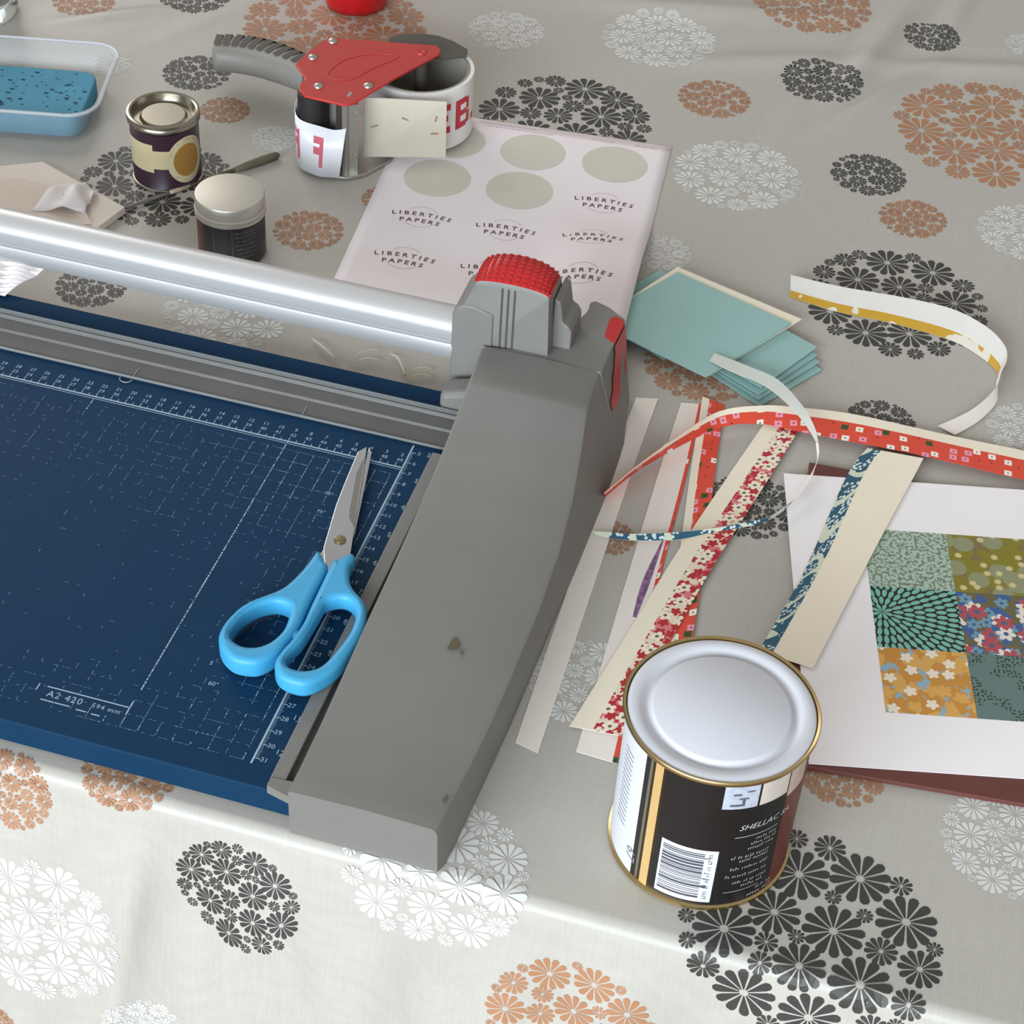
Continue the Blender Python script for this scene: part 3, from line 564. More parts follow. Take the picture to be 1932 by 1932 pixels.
F1 = text('F', 1, bold=.05); L2 = []
for cx_ in (.60, .33): L2.append(ont(([(cx_-x*.24, .22+y*.78, 0) for x, y, _ in F1[0]], F1[1])))
mesh('end_lettering', *join(*L2), mat('tape_pink_ink', (196, 96, 112), .45), te)
# ------------------------------------------------------------------ small tin, jar, brush
PC = (-29.4, 21.4)
pt = thing('small_tin', 'small dark purple tin with cream label and bare metal lid', 'tin', (*PC, 0))
sb_ = mesh('body', *lathe([(2.45, .04), (2.58, .04), (2.6, .18), (2.52, .28), (2.52, 4.8), (2.56, 4.9)], 56, PC), mat('tin_purple_paint', (50, 32, 46), .3), pt, smooth=50)
mesh('base_rim', *lathe([(2.5, .03), (2.62, .05), (2.62, .2), (2.54, .26)], 56, PC), tinm, sb_, smooth=50)
mesh('lid', *lathe([(2.56, 4.95), (2.68, 5.05), (2.68, 5.25), (2.6, 5.35), (2.68, 5.45), (2.66, 5.58), (2.5, 5.62), (2.36, 5.55), (2.28, 5.2), (2.2, 5.0), (1.75, 5.0), (1.66, 5.12), (1.58, 5.22), (0, 5.22)], 64, PC), mat('lid_brassy_tin', (156, 151, 138), .26, 1), pt, smooth=40)
def pc(m, off): return oncyl(([(x, y, off) for x, y, _ in m[0]], m[1]), PC, 2.53)
def prect(a0, a1, z0, z1, n=10):
    v = []
    for i in range(n+1): v += [(R(a0+(a1-a0)*i/n)*2.53, z, 0) for z in (z0, z1)]
    return v, [(2*i, 2*i+2, 2*i+3, 2*i+1) for i in range(n)]
def pdisc(a, z, rx, rz, n=40, rings=4):
    v = [(R(a)*2.53, z, 0)]+[(R(a)*2.53+rx*k/rings*math.cos(2*math.pi*i/n), z+rz*k/rings*math.sin(2*math.pi*i/n), 0) for k in range(1, rings+1) for i in range(n)]
    f = [(0, 1+i, 1+(i+1) % n) for i in range(n)]+[(1+(k-1)*n+i, 1+k*n+i, 1+k*n+(i+1) % n, 1+(k-1)*n+(i+1) % n) for k in range(1, rings) for i in range(n)]; return v, f
crm = mat('label_cream', (192, 180, 144), .55)
lbp = mesh('cream_label', *join(pc(prect(-170, -87, 1.7, 4.05, 16), .012), pc(prect(-87, -55, 2.05, 3.58), .012), pc(pdisc(-28, 2.58, 1.6, 1.92), .018)), crm, pt)
mesh('gold_disc', *pc(pdisc(-28, 2.55, 1.12, 1.35), .03), mat('label_gold_print', (172, 128, 62), .4, .3), lbp)
rt = []
for up, n_ in ((1, 19), (-1, 13)):
    for i in range(n_):
        if random.random() < .12: continue
        th = R(up*90+((n_-1)/2-i)*7.5); m = scrib(.09, .17, i+50*up, 0); v = place(m, 1.36*math.cos(th), 1.63*math.sin(th), 0, th-math.pi/2)[0]
        rt.append(pc(([(x+R(-28)*2.53, y+2.58, 0) for x, y, _ in v], m[1]), .03))
mesh('label_lettering', *join(*rt), mat('label_brown_ink', (120, 98, 64), .6), lbp)
JC = (-21.1, 13.8)
jr = thing('glass_jar', 'small dark jar with screw lid of brushed aluminium behind the rail', 'jar', (*JC, 0))
jb = mesh('jar_body', *lathe([(2.1, .03), (2.35, .15), (2.4, .35), (2.4, 3.5), (2.3, 3.75)], 56, JC), mat('jar_dark_label', (40, 38, 38), .35), jr, smooth=50)
mesh('lid', *lathe([(2.38, 3.55), (2.52, 3.6), (2.5, 3.72), (2.42, 3.78), (2.52, 3.88), (2.52, 4.02), (2.42, 4.1), (2.44, 4.2), (2.46, 4.92), (2.4, 5.02), (2.3, 5.04), (0, 5.04)], 64, JC), mat('aluminium_lid', (188, 184, 174), .42, .7, var=.03), jr, smooth=40)
jt = []
for i in range(7):
    m = scrib(1.7-.2*(i % 3), .17, 80+i, 0); jt.append(oncyl(([(x+R(-42)*2.4, y+3.05-.34*i, .012) for x, y, _ in m[0]], m[1]), JC, 2.4))
for a in (-98, -66): jt.append(oncyl(([(R(a)*2.4+x, y, .012) for x, y in ((-.012, .3), (.012, .3), (.012, 3.4), (-.012, 3.4))], [(0, 1, 2, 3)]), JC, 2.4))
mesh('jar_lettering', *join(*jt), mat('jar_grey_ink', (116, 116, 116), .5), jb)
mesh('jar_rust_panel', *oncyl(([(R(a)*2.4, z, .01) for a in (-158, -146, -134, -122) for z in (.4, 3.4)], [(2*i, 2*i+2, 2*i+3, 2*i+1) for i in range(3)]), JC, 2.4), mat('jar_rust_print', (92, 44, 36), .5, var=.3, vscale=150), jb)
bs = thing('paint_brush', 'thin artist brush lying between the purple tin and the jar', 'brush', (-26, 20.5, 0))
b0, b1 = Vector((-30.4, 15.9, .22)), Vector((-22.5, 26.5, .3)); L_ = lambda t: tuple(b0.lerp(b1, t))
mesh('handle', *tube([L_(t) for t in (0, .02, .2, .35)], [.08, .13, .16, .14], 10), mat('brush_handle_grey', (120, 116, 108), .4), bs, smooth=True)
mesh('handle_tip', *tube([L_(t) for t in (.28, .30, .4)], [.15, .18, .16], 10), mat('brush_handle_cream', (196, 180, 158), .45), bs, smooth=True)
mesh('ferrule', *tube([L_(t) for t in (.4, .42, .7, .72)], [.15, .17, .19, .2], 10), mat('brush_ferrule', (92, 88, 74), .4, .7), bs, smooth=True)
mesh('bristles', *tube([L_(t) for t in (.7, .78, .9, .98, 1)], [.2, .3, .34, .3, .12], 12), mat('brush_bristles', (104, 98, 80), .8, bump=.5, bscale=2500), bs, smooth=True)
# ------------------------------------------------------------------ plastic tub with sponge, drinking glass, red cup
def rrect(cx_, cy_, w, h, r, rot, n=6):
    out = []
    for sx, sy, a0 in ((1, 1, 0), (-1, 1, 90), (-1, -1, 180), (1, -1, 270)):
        for i in range(n+1):
            a = R(a0+90*i/n); x, y = sx*(w/2-r)+r*math.cos(a), sy*(h/2-r)+r*math.sin(a); out.append((cx_+x*math.cos(rot)-y*math.sin(rot), cy_+x*math.sin(rot)+y*math.cos(rot)))
    return out
tub = mat('tub_clear_plastic', (206, 211, 217), .25, var=.03, Alpha=.26)
rot = R(13); TBc = (-44.5, 26.0)
def loops(ls):
    n = len(ls[0][0]); V, F = [], []
    for l, z in ls: V += [(x, y, z) for x, y in l]
    for j in range(len(ls)-1):
        for i in range(n): F.append((j*n+i, j*n+(i+1) % n, (j+1)*n+(i+1) % n, (j+1)*n+i))
    return V, F, n
lp = [(rrect(*TBc, 13.2, 8.6, 1.6, rot), .06), (rrect(*TBc, 13.6, 9.0, 1.8, rot), .2), (rrect(*TBc, 15.0, 10.4, 2.0, rot), 3.0), (rrect(*TBc, 15.7, 11.1, 2.2, rot), 3.05), (rrect(*TBc, 15.7, 11.1, 2.2, rot), 2.85), (rrect(*TBc, 15.0, 10.4, 2.0, rot), 2.8), (rrect(*TBc, 13.8, 9.2, 1.8, rot), .3)]
V, F, n_ = loops(lp[:5]); F.append(tuple(range(n_))[::-1])
tbx = mesh('plastic_tub', V, F, tub, None, (*TBc, 0), 40); tag(tbx, 'shallow clear plastic tub holding a blue sponge', 'tub')
mesh('tub_rim', *tube([(x, y, 3.0) for x, y in rrect(*TBc, 15.6, 11.0, 2.2, rot)+rrect(*TBc, 15.6, 11.0, 2.2, rot)[:1]], .12, 6), mat('tub_rim_plastic', (216, 222, 230), .3, Alpha=.5), tbx, smooth=True)
sp_ = thing('sponge', 'wet blue sponge lying in the clear plastic tub', 'sponge', (*TBc, .3))
spm = mat('sponge_blue', (70, 140, 168), .75, var=.18, vscale=45, bump=.7, bscale=900)
sl = rrect(-44.35, 25.35, 12.7, 7.2, 1.4, rot)
sob = mesh('sponge_body', *plate(sl, [], .32, 1.95, .15, 2), spm, sp_, smooth=50)
rng = random.Random(4); hv, hf = [], []
for i in range(130):
    u, w = (rng.random()-.5)*11.8, (rng.random()-.5)*6.6; x, y = -44.35+u*math.cos(rot)-w*math.sin(rot), 25.35+u*math.sin(rot)+w*math.cos(rot); r_ = rng.choice((.06, .08, .1, .16)); k = len(hv)
    hv += [(x+r_*1.4*math.cos(a*.785), y+r_*math.sin(a*.785)*.8, 1.957) for a in range(8)]; hf.append(tuple(range(k, k+8)))
tag(mesh('pores', hv, hf, mat('sponge_pore_dark', (24, 66, 88), .9), sp_), kind='stuff')
gls = mat('drinking_glass', (236, 240, 240), .03, var=0, Transmission_Weight=1.0, IOR=1.45)
GC = (-55.0, 38.6)
gl = mesh('drinking_glass', *lathe([(3.2, .03), (4.0, .1), (4.15, .5), (4.45, 9), (4.3, 9.1), (4.15, 9.0), (3.9, 1.6), (3.4, 1.3), (0, 1.25)], 48, GC), gls, None, (*GC, 0), 50); tag(gl, 'clear drinking glass at the upper left corner of the picture', 'glass')
RCu = (-25.3, 51.8)
rcu = mesh('red_cup', *lathe([(2.3, .03), (2.55, .12), (2.75, .6), (3.6, 7.5), (3.5, 7.55), (2.7, .9), (0, .7)], 48, RCu), mat('cup_red_plastic', (196, 22, 30), .32), None, (*RCu, 0), 50); tag(rcu, 'glossy red plastic cup behind the tape gun, cut off by the picture edge', 'cup')
# ------------------------------------------------------------------ papers at the left
cream = mat('paper_cream', (224, 215, 205), .7, var=.03); pw = mat('paper_white', (240, 236, 237), .65, var=.02)
fp = thing('folded_paper', 'folded packet of pinkish cream paper behind the left of the rail', 'paper', (-36, 15, 0))
mesh('packet', *prism([(-46, 14.2), (-38.4, 18.9), (-30.2, 15.5), (-30.9, 12.6), (-38, 9.5)], .06, .6), cream, fp)
mesh('flap', [(-44, 13.2, .62), (-39, 16.0, .66), (-33.5, 14.8, 1.0), (-31.4, 12.6, .68), (-38, 9.6, .62)], [(0, 1, 2, 3, 4)], mat('paper_pinkish', (218, 204, 193), .7), fp)
def crumple(pts, seed, amp):
    rng = random.Random(seed); return [(x+rng.uniform(-amp, amp), y+rng.uniform(-amp, amp), z+rng.uniform(0, amp*1.2)) for x, y, z in pts]
def sheetgrid(c00, c10, c11, c01, n, m, hf):
    V, F = [], []
    for j in range(m+1):
        for i in range(n+1):
            u, v = i/n, j/m; p = (Vector(c00).lerp(Vector(c10), u)).lerp(Vector(c01).lerp(Vector(c11), u), v); p.z += hf(u, v); V.append(p)
    for j in range(m):
        for i in range(n): F.append((j*(n+1)+i, j*(n+1)+i+1, (j+1)*(n+1)+i+1, (j+1)*(n+1)+i))
    return V, F
ts = mesh('crumpled_tissue', *sheetgrid((-36.2, 12.6, .7), (-32.4, 13.6, .8), (-32.8, 16.4, .7), (-35.2, 16.9, .75), 12, 12, lambda u, v: .75*abs(math.sin(u*5+v*3))*math.sin(math.pi*min(1, v*1.0))+.5*math.exp(-((u-.6)/.2)**2)), pw, None, (-34, 15, .6), True); tag(ts, 'white crumpled tissue on the folded cream paper', 'tissue'); ts.modifiers.new('thickness', 'SOLIDIFY').thickness = .0004
wk = thing('paper_wad', 'white creased paper sheet under the left end of the rail', 'paper', (-34, 3, 2))
w_ = mesh('creased_sheet', *sheetgrid((-41, 1.0, 2.3), (-32.1, .95, 2.06), (-30.6, 4.7, 2.3), (-40, 6.0, 2.6), 16, 10, lambda u, v: .28*abs(math.sin(u*13+v*4))+.1*v), pw, wk, smooth=False); w_.modifiers.new('thickness', 'SOLIDIFY').thickness = .0004
# ------------------------------------------------------------------ sticker sheet
ss = thing('sticker_sheet', 'white sheet of round stickers partly peeled off, printed in small letters', 'sticker sheet', (-2, 25, 0))
shp = mat('sticker_paper', (234, 226, 229), .6, var=.02)
dn = Vector((.0895, -.996)).normalized(); rt_ = Vector((.996, .0895)).normalized(); TRc = Vector((5.59, 38.81)); TLc = TRc-rt_*21.0
def shz(u, v):                                         # height of the sheet; u 0..21 across, v 0..29.7 down
    t = max(0, min(1, (u-12.5)/5.5)); w = max(0, min(1, (v-11)/7)); return .05+1.22*t*t*(3-2*t)*w*w*(3-2*w)
def sh(u, v, off=0):
    p = TLc+rt_*u+dn*v; return (p.x, p.y, shz(u, v)+off)
n1, m1 = 24, 30
V = [sh(21*i/n1, 29.7*j/m1) for j in range(m1+1) for i in range(n1+1)]; F = [(j*(n1+1)+i, (j+1)*(n1+1)+i, (j+1)*(n1+1)+i+1, j*(n1+1)+i+1) for j in range(m1) for i in range(n1)]
so = mesh('sheet', V, F, shp, ss, smooth=True); so.modifiers.new('thickness', 'SOLIDIFY').thickness = .0002
so.modifiers['thickness'].offset = -1
bk = mat('backing_paper', (204, 200, 188), .5, var=.06, vscale=35); sink = mat('sticker_ink', (92, 70, 78), .6); sinkl = mat('sticker_thin_ink', (196, 178, 184), .6)
def flat(m, u, v, off): return [sh(u+x, v-y, off) for x, y, _ in m[0]], m[1]
def arcw(m, rad):                                       # bend a line of text over an arc
    return [((rad+y)*math.sin(x/rad), (rad+y)*math.cos(x/rad)-rad, 0) for x, y, _ in m[0]], m[1]
def disc(r, n=36): return [(0, 0, 0)]+[(r*math.cos(2*math.pi*i/n), r*math.sin(2*math.pi*i/n), 0) for i in range(n)], [(0, 1+i, 1+(i+1) % n) for i in range(n)]
def ringm(r0, r1, a0, a1, n=20):
    v = []
    for i in range(n+1):
        a = R(a0+(a1-a0)*i/n); v += [(r0*math.cos(a), r0*math.sin(a), 0), (r1*math.cos(a), r1*math.sin(a), 0)]
    return v, [(2*i, 2*i+1, 2*i+3, 2*i+2) for i in range(n)]
import itertools
cols, rows = (4.2, 10.55, 17.0), (3.75, 9.3, 14.75, 20.15)
for r_ in range(4):
    for c_ in range(3):
        u, v = cols[c_], rows[r_]
        if r_ == 0 or (r_ == 1 and c_ < 2):
            mesh('peeled_circle', *flat(disc(2.55), u, v, .012), bk, so)
        else:
            mesh('sticker_print', *flat(join(arcw(text('LIBERTIES', .66, 1.62, bold=.022), 9.0), place(arcw(text('PAPERS', .66, 1.5, bold=.022), 9.0), 0, -.85, 0)), u, v-.15, .012), sink, so)
            mesh('sticker_ring', *flat(join(ringm(1.3, 1.34, 40, 140), ringm(1.3, 1.34, 220, 320)), u, v, .013), sinkl, so)
mesh('header_print', *join(*[flat(scrib(w, .16, 90+i, 0), u, v, .012) for i, (w, u, v) in enumerate(((4.5, 8.0, .55), (5.5, 8.8, .95), (1.6, 15.6, .7), (1.8, 19, .7)))]), mat('header_ink', (120, 118, 170), .6), so)
# ------------------------------------------------------------------ teal cards
teal = mat('card_teal', (146, 184, 181), .65, var=.03); ccream = mat('card_cream', (232, 226, 206), .65, var=.02)
def card(label, P, m, group='teal cards in the fanned stack', th=.07):
    c = sum((Vector(p) for p in P), Vector())/4; V = [Vector(p) for p in P]+[Vector(p)-Vector((0, 0, th)) for p in P]
    F = [(0, 1, 2, 3), (7, 6, 5, 4)]+[(i, 4+i, 4+(i+1) % 4, (i+1) % 4) for i in range(4)]
    return tag(mesh('card', V, F, m, None, (c.x, c.y, 0)), label, 'card', group)
def rc4(pr, a, L1, L2, z, zl=None):                     # right corner, direction of the right edge, sizes
    p = Vector((*pr, z)); d = Vector((-math.cos(R(a)), -math.sin(R(a)), 0)); e = Vector((d.y, -d.x, 0)); e = e if e.x < 0 else -e
    q = [p, p+e*L2, p+e*L2+d*L1, p+d*L1]
    return [tuple(v) for v in q]
names = ['bottom', 'second lowest', 'third lowest', 'fourth lowest']
for i, (pr, a, z, nm) in enumerate((((21.5, 14.6), 58.5, .13, 'lowest teal card of the fanned stack, sticking out furthest at lower right'), ((21.25, 15.2), 59.5, .3, 'second lowest teal card of the fanned stack, just above the lowest one'), ((20.95, 15.65), 62, .47, 'third teal card from below in the fanned stack'), ((20.8, 16.27), 63.5, .66, 'teal card directly under the cream card, showing a wide strip at right'))):
    card(nm, rc4(pr, a, 6.35, 9.6, z), teal)
card('teal card at the back of the stack, only its upper left corner showing', [(15.2, 17.5, .3), (8.5, 21.95, .3), (4.9, 15.5, .3), (11, 11.8, .3)], teal)
card('cream card showing as a pale border under the top teal card', [(19.25, 18.78, .86), (9.7, 21.9, .86), (6.0, 14.4, .86), (14.4, 10.35, .86)], ccream, None)
card('topmost teal card of the stack, lying whole in view', [(18.68, 17.86, 1.0), (9.87, 21.09, 1.0), (5.5, 13.3, 1.0), (14.27, 9.98, 1.0)], teal)
# ------------------------------------------------------------------ paper strips
def redprint(nt, uv):
    v = vor(nt, uv, 1.05, .75, 'CHEBYCHEV'); d = v.outputs['Distance']; c = sep(nt, v.outputs['Color'])
    colr = mixc(nt, math_(nt, 'GREATER_THAN', c[0], .62), mixc(nt, math_(nt, 'GREATER_THAN', c[0], .3), lin((60, 78, 26)), lin((240, 236, 224))), lin((236, 150, 170)))
    sq = math_(nt, 'MULTIPLY', math_(nt, 'LESS_THAN', d, .25), math_(nt, 'GREATER_THAN', c[1], .25)); base = mixc(nt, sq, lin((216, 74, 52)), colr)
    return mixc(nt, math_(nt, 'LESS_THAN', d, .055), base, lin((34, 28, 40)))
def blossom(nt, uv):
    n = node(nt, 'ShaderNodeTexNoise', i_Scale=.55, i_Detail=2.0); nt.links.new(uv, n.inputs['Vector'])
    base = mixc(nt, math_(nt, 'GREATER_THAN', n.outputs[0], .52), lin((226, 212, 188)), lin((214, 120, 124)))
    f, h, r_ = flower(nt, uv, 1.5, 5, .5); base = mixc(nt, f, base, lin((176, 34, 44)))
    mv = node(nt, 'ShaderNodeMapping'); mv.inputs['Location'].default_value = (3.3, 7.7, 0); nt.links.new(uv, mv.inputs[0])
    f, h, r_ = flower(nt, mv.outputs[0], 1.1, 5, .46); base = mixc(nt, math_(nt, 'MULTIPLY', f, math_(nt, 'GREATER_THAN', r_, .25)), base, lin((236, 226, 204)))
    return mixc(nt, math_(nt, 'MULTIPLY', h, math_(nt, 'GREATER_THAN', r_, .25)), base, lin((110, 100, 84)))
def blueprint(nt, uv):
    v = vor(nt, uv, 3.6, 1.0); n = node(nt, 'ShaderNodeTexNoise', i_Scale=.8, i_Detail=1.0); nt.links.new(uv, n.inputs['Vector'])
    dots = math_(nt, 'MULTIPLY', math_(nt, 'LESS_THAN', v.outputs['Distance'], .36), math_(nt, 'GREATER_THAN', n.outputs[0], .46))
    base = mixc(nt, dots, lin((40, 86, 108)), lin((206, 220, 216)))
    w = node(nt, 'ShaderNodeTexNoise', i_Scale=.42, i_Detail=0.0); nt.links.new(uv, w.inputs['Vector'])
    return mixc(nt, math_(nt, 'LESS_THAN', math_(nt, 'ABSOLUTE', math_(nt, 'SUBTRACT', w.outputs[0], .47)), .045), base, lin((206, 212, 190)))
def purpleprint(nt, uv):
    v = vor(nt, uv, 2.5); return mixc(nt, v.outputs['Distance'], lin((84, 62, 104)), lin((170, 120, 160)))
def yellowprint(nt, uv):
    w = node(nt, 'ShaderNodeTexNoise', i_Scale=.7, i_Detail=1.0); nt.links.new(uv, w.inputs['Vector']); return mixc(nt, math_(nt, 'GREATER_THAN', w.outputs[0], .58), lin((182, 142, 40)), lin((206, 200, 186)))
m_red, m_blo, m_blu, m_pur, m_yel = pmat('strip_print_red', redprint), pmat('strip_print_blossom', blossom), pmat('strip_print_blue', blueprint), pmat('strip_print_purple', purpleprint), pmat('strip_print_yellow', yellowprint)
sw = mat('strip_paper_white', (232, 225, 216), .65, var=.03); sc_ = mat('strip_paper_cream', (236, 227, 206), .65, var=.03)
def P3(l, z): return [(x, y, z) for x, y in l]
G = 'offcut strips beside the trimmer'
strip('paper_strip', 'plain off-white paper strip lying closest along the trimmer housing', P3([(10.17, 7.44), (10.25, -.9), (10.88, -23.95)], .06), P3([(11.6, 7.83), (11.69, -.47), (12.26, -24.3)], .06), [(0, 1)], [sw, sw], group=G)
strip('paper_strip', 'wide off-white paper strip with thin red printed edge, second from the housing', P3([(13.14, 7.9), (13.32, .1), (13.75, -12), (14.21, -23.54)], .09), P3([(14.45, 8.21), (15.06, .72), (15.6, -10), (16.56, -23.67)], .09), [(0, .88), (.88, 1)], [sw, m_red, sw], group=G)
strip('paper_strip', 'narrow purple patterned paper strip peeping out between two pale strips', P3([(14.95, -5.4), (14.6, -9.5), (14.75, -12.6)], .13), P3([(15.0, -5.4), (15.05, -9.5), (14.95, -12.6)], .13), [(0, 1)], [m_pur, sw], group=G)
strip('paper_strip', 'straight strip with cream border and red ground with small squares, running towards the large tin', P3([(14.37, 8.91), (15.25, 1.0), (16.2, -6.5), (17.3, -16)], .17), P3([(15.95, 8.56), (16.76, 1.29), (17.6, -5), (18.75, -16)], .17), [(0, .32), (.32, 1)], [sc_, m_red, sw], group=G)
strip('paper_strip', 'cream paper strip with red and pink cherry blossom print down one half', P3([(19.1, 8.75), (17.6, 1.5), (16.03, -6.55), (14.8, -14), (13.43, -22.03)], .26), P3([(21.48, 9.54), (20.0, 1.5), (18.47, -6.47), (17.3, -14), (16.32, -21.8)], .26), [(0, .44), (.44, 1)], [sc_, m_blo, sw], group=G)
strip('paper_strip', 'broad cream paper strip with blue patterned edge lying on the white sheet', P3([(25.67, 6.87), (24.8, 3.5), (23.7, -6), (22.33, -13.3)], .56), P3([(29.29, 7.07), (28.9, 4.9), (27.87, -.55), (25.56, -13.6)], .56), [(0, .24), (.24, 1)], [m_blu, sc_, sc_], group=G, k=8)
# curling strips
eu = [(10.71,-3.76,1.20), (12.07,-1.13,1.60), (14.19,3.16,1.60), (15.99,6.32,1.40), (18.48,8.31,1.00), (20.50,9.05,0.85), (23.95, 9.8, .7), (27.46, 9.96, .6), (30.93, 10.05, .5), (35.47, 10.26, .4), (44, 10.6, .2)]
el = [(10.68,-2.87,0.12), (12.08,0.14,0.20), (14.53,3.84,0.35), (16.52,6.06,0.45), (18.79,7.04,0.50), (20.89,7.10,0.50), (24, 7.15, .55), (27.82, 7.26, .62), (31.24, 7.37, .5), (35.72, 7.37, .4), (44.2, 7.8, .2)]
strip('paper_strip', 'curved red strip with coloured squares and white border, arching across the other strips', eu, el, [(0, .33), (.33, 1)], [sc_, m_red, m_red], group=G, k=6)
yu = [(17.6, 23.7, .9), (21.3, 23.4, 1.0), (25.2, 23.5, 1.1), (29.1, 23.2, 1.2), (31.7, 21.9, 1.2), (33.1, 20.2, 1.2), (33.4, 18.8, 1.1), (33.2, 17.6, .9), (32.95, 15.9, .5), (31.7, 13.4, .3), (29.8, 11.2, .15)]
yl = [(17.95, 22.15, .08), (21.5, 21.6, .08), (25.2, 21.6, .08), (29.5, 21.05, .08), (31.6, 19.9, .1), (32.75, 18.75, .15), (33.1, 18.05, .2), (33.05, 17.0, .15), (33.3, 15.2, .1), (32.4, 12.8, .08), (31.0, 10.7, .08)]
strip('paper_strip', 'white paper strip with mustard yellow edge curling into a loop at the right', yu, yl, [(0, .68), (.68, 1)], [mat('strip_paper_grey_white', (206, 203, 197), .65), m_yel, sw], group=G, k=6, turn=6)
fu = [(14.32,12.56,1.15), (16.74,11.59,1.40), (18.96,10.56,1.60), (21.00,8.28,1.70), (22.14,6.33,1.70), (22.60,5.03,1.60)]
fl_ = [(14.13,11.68,1.10), (15.79,10.82,1.25), (17.78,10.09,1.40), (19.46,8.89,1.50), (21.25,7.00,1.50), (22.40,5.23,1.50)]
strip('paper_strip', 'narrow translucent white strip curving from the teal cards over the red strip', fu, fl_, [(0, 1)], [mat('strip_paper_vellum', (208, 214, 206), .5, Alpha=.85), sw], group=G, k=6)
gu = [(22.60,5.03,1.60), (22.83,4.10,1.50), (22.80,2.79,1.30), (22.69,1.61,1.15), (22.31,0.23,1.10), (21.77,-0.74,1.00), (20.90,-2.18,0.95), (19.82,-2.97,0.90), (17.54,-4.36,0.80), (15.77,-5.18,0.70), (13.30,-6.03,0.55), (11.72,-6.31,0.45), (10.72,-6.42,0.30)]
gl_ = [(22.45,5.10,1.50), (22.81,3.64,1.30), (22.69,2.58,1.10), (22.48,2.10,0.95), (22.08,0.54,0.90), (21.73,-0.92,0.80), (20.85,-2.29,0.75), (19.88,-3.16,0.70), (17.59,-4.51,0.60), (15.89,-5.61,0.50), (13.40,-6.39,0.35), (11.81,-6.63,0.25), (10.78,-6.40,0.14)]
strip('paper_strip', 'very narrow blue patterned strip twisting across the pale strips', gu, gl_, [(0, 1)], [m_blu, sw], group=G, k=6)
# ------------------------------------------------------------------ folder and patchwork sheet at the right
fo = mesh('folder', *prism([(22.3, 4.45), (48, 6.0), (50, -18.4), (24.6, -20.95)], .05, .36), mat('folder_maroon', (98, 52, 46), .5, var=.08), None, (36, -8, 0)); tag(fo, 'dark maroon folder under the white patchwork sheet', 'folder'); bevel(fo, .04)
pws = thing('patchwork_sheet', 'white paper sheet with a block of patterned paper squares', 'paper sheet', (33, -8, .4))
dU = Vector((.9725, .233)); dV = Vector((.233, -.9725)); O_ = Vector((20.94, 2.74))
def pq(u, v, z): p = O_+dU*u+dV*v; return (p.x, p.y, z)
pso = mesh('sheet', [pq(0, 0, .42), pq(0, 24, .42), pq(31, 24, .42), pq(31, 0, .42), pq(0, 0, .39), pq(0, 24, .39), pq(31, 24, .39), pq(31, 0, .39)], [(0, 1, 2, 3), (7, 6, 5, 4), (0, 4, 5, 1), (1, 5, 6, 2), (2, 6, 7, 3), (3, 7, 4, 0)], pw, pws)
def p_leafspeck(nt, uv):
    v = vor(nt, uv, 5.5, 1.0); n = node(nt, 'ShaderNodeTexNoise', i_Scale=4.5, i_Detail=3.0); nt.links.new(uv, n.inputs['Vector'])
    return mixc(nt, math_(nt, 'MULTIPLY', math_(nt, 'GREATER_THAN', n.outputs[0], .52), .85), lin((166, 190, 176)), lin((108, 112, 84)))
def p_teal(nt, uv):
    s = node(nt, 'ShaderNodeVectorMath', operation='SUBTRACT'); nt.links.new(uv, s.inputs[0]); s.inputs[1].default_value = (.55, 2.9, 0)
    x, y, _ = sep(nt, s.outputs[0]); r_ = math_(nt, 'SQRT', math_(nt, 'ADD', math_(nt, 'MULTIPLY', x, x), math_(nt, 'MULTIPLY', y, y))); th = math_(nt, 'ARCTAN2', y, x)
    lr = math_(nt, 'MULTIPLY', r_, 1.55); ring = math_(nt, 'FLOOR', lr); fr = math_(nt, 'SUBTRACT', math_(nt, 'FRACT', lr), .5)
    ta = math_(nt, 'ADD', math_(nt, 'MULTIPLY', th, math_(nt, 'DIVIDE', math_(nt, 'MULTIPLY_ADD', ring, 9.0, 8.0), 6.2832)), math_(nt, 'MULTIPLY', ring, .37)); ft = math_(nt, 'SUBTRACT', math_(nt, 'FRACT', ta), .5)
    e = math_(nt, 'ADD', math_(nt, 'POWER', math_(nt, 'DIVIDE', ft, .36), 2.0), math_(nt, 'POWER', math_(nt, 'DIVIDE', math_(nt, 'ABSOLUTE', fr), .5), 2.0))
    return mixc(nt, math_(nt, 'LESS_THAN', e, 1.0), lin((24, 26, 26)), lin((118, 182, 166)))
def p_amber(nt, uv):
    f, h, r_ = flower(nt, uv, .85, 4, .62); base = mixc(nt, f, lin((144, 172, 186)), lin((196, 138, 58)))
    mv = node(nt, 'ShaderNodeMapping'); mv.inputs['Location'].default_value = (2.3, 4.1, 0); nt.links.new(uv, mv.inputs[0])
    f, h, r2 = flower(nt, mv.outputs[0], 1.1, 5, .55); base = mixc(nt, math_(nt, 'MULTIPLY', f, math_(nt, 'GREATER_THAN', r2, .35)), base, lin((214, 164, 84)))
    mv = node(nt, 'ShaderNodeMapping'); mv.inputs['Location'].default_value = (5.3, 1.1, 0); nt.links.new(uv, mv.inputs[0])
    f, h, r3 = flower(nt, mv.outputs[0], .8, 5, .3); base = mixc(nt, math_(nt, 'MULTIPLY', f, math_(nt, 'GREATER_THAN', r3, .45)), base, lin((232, 222, 204)))
    return base
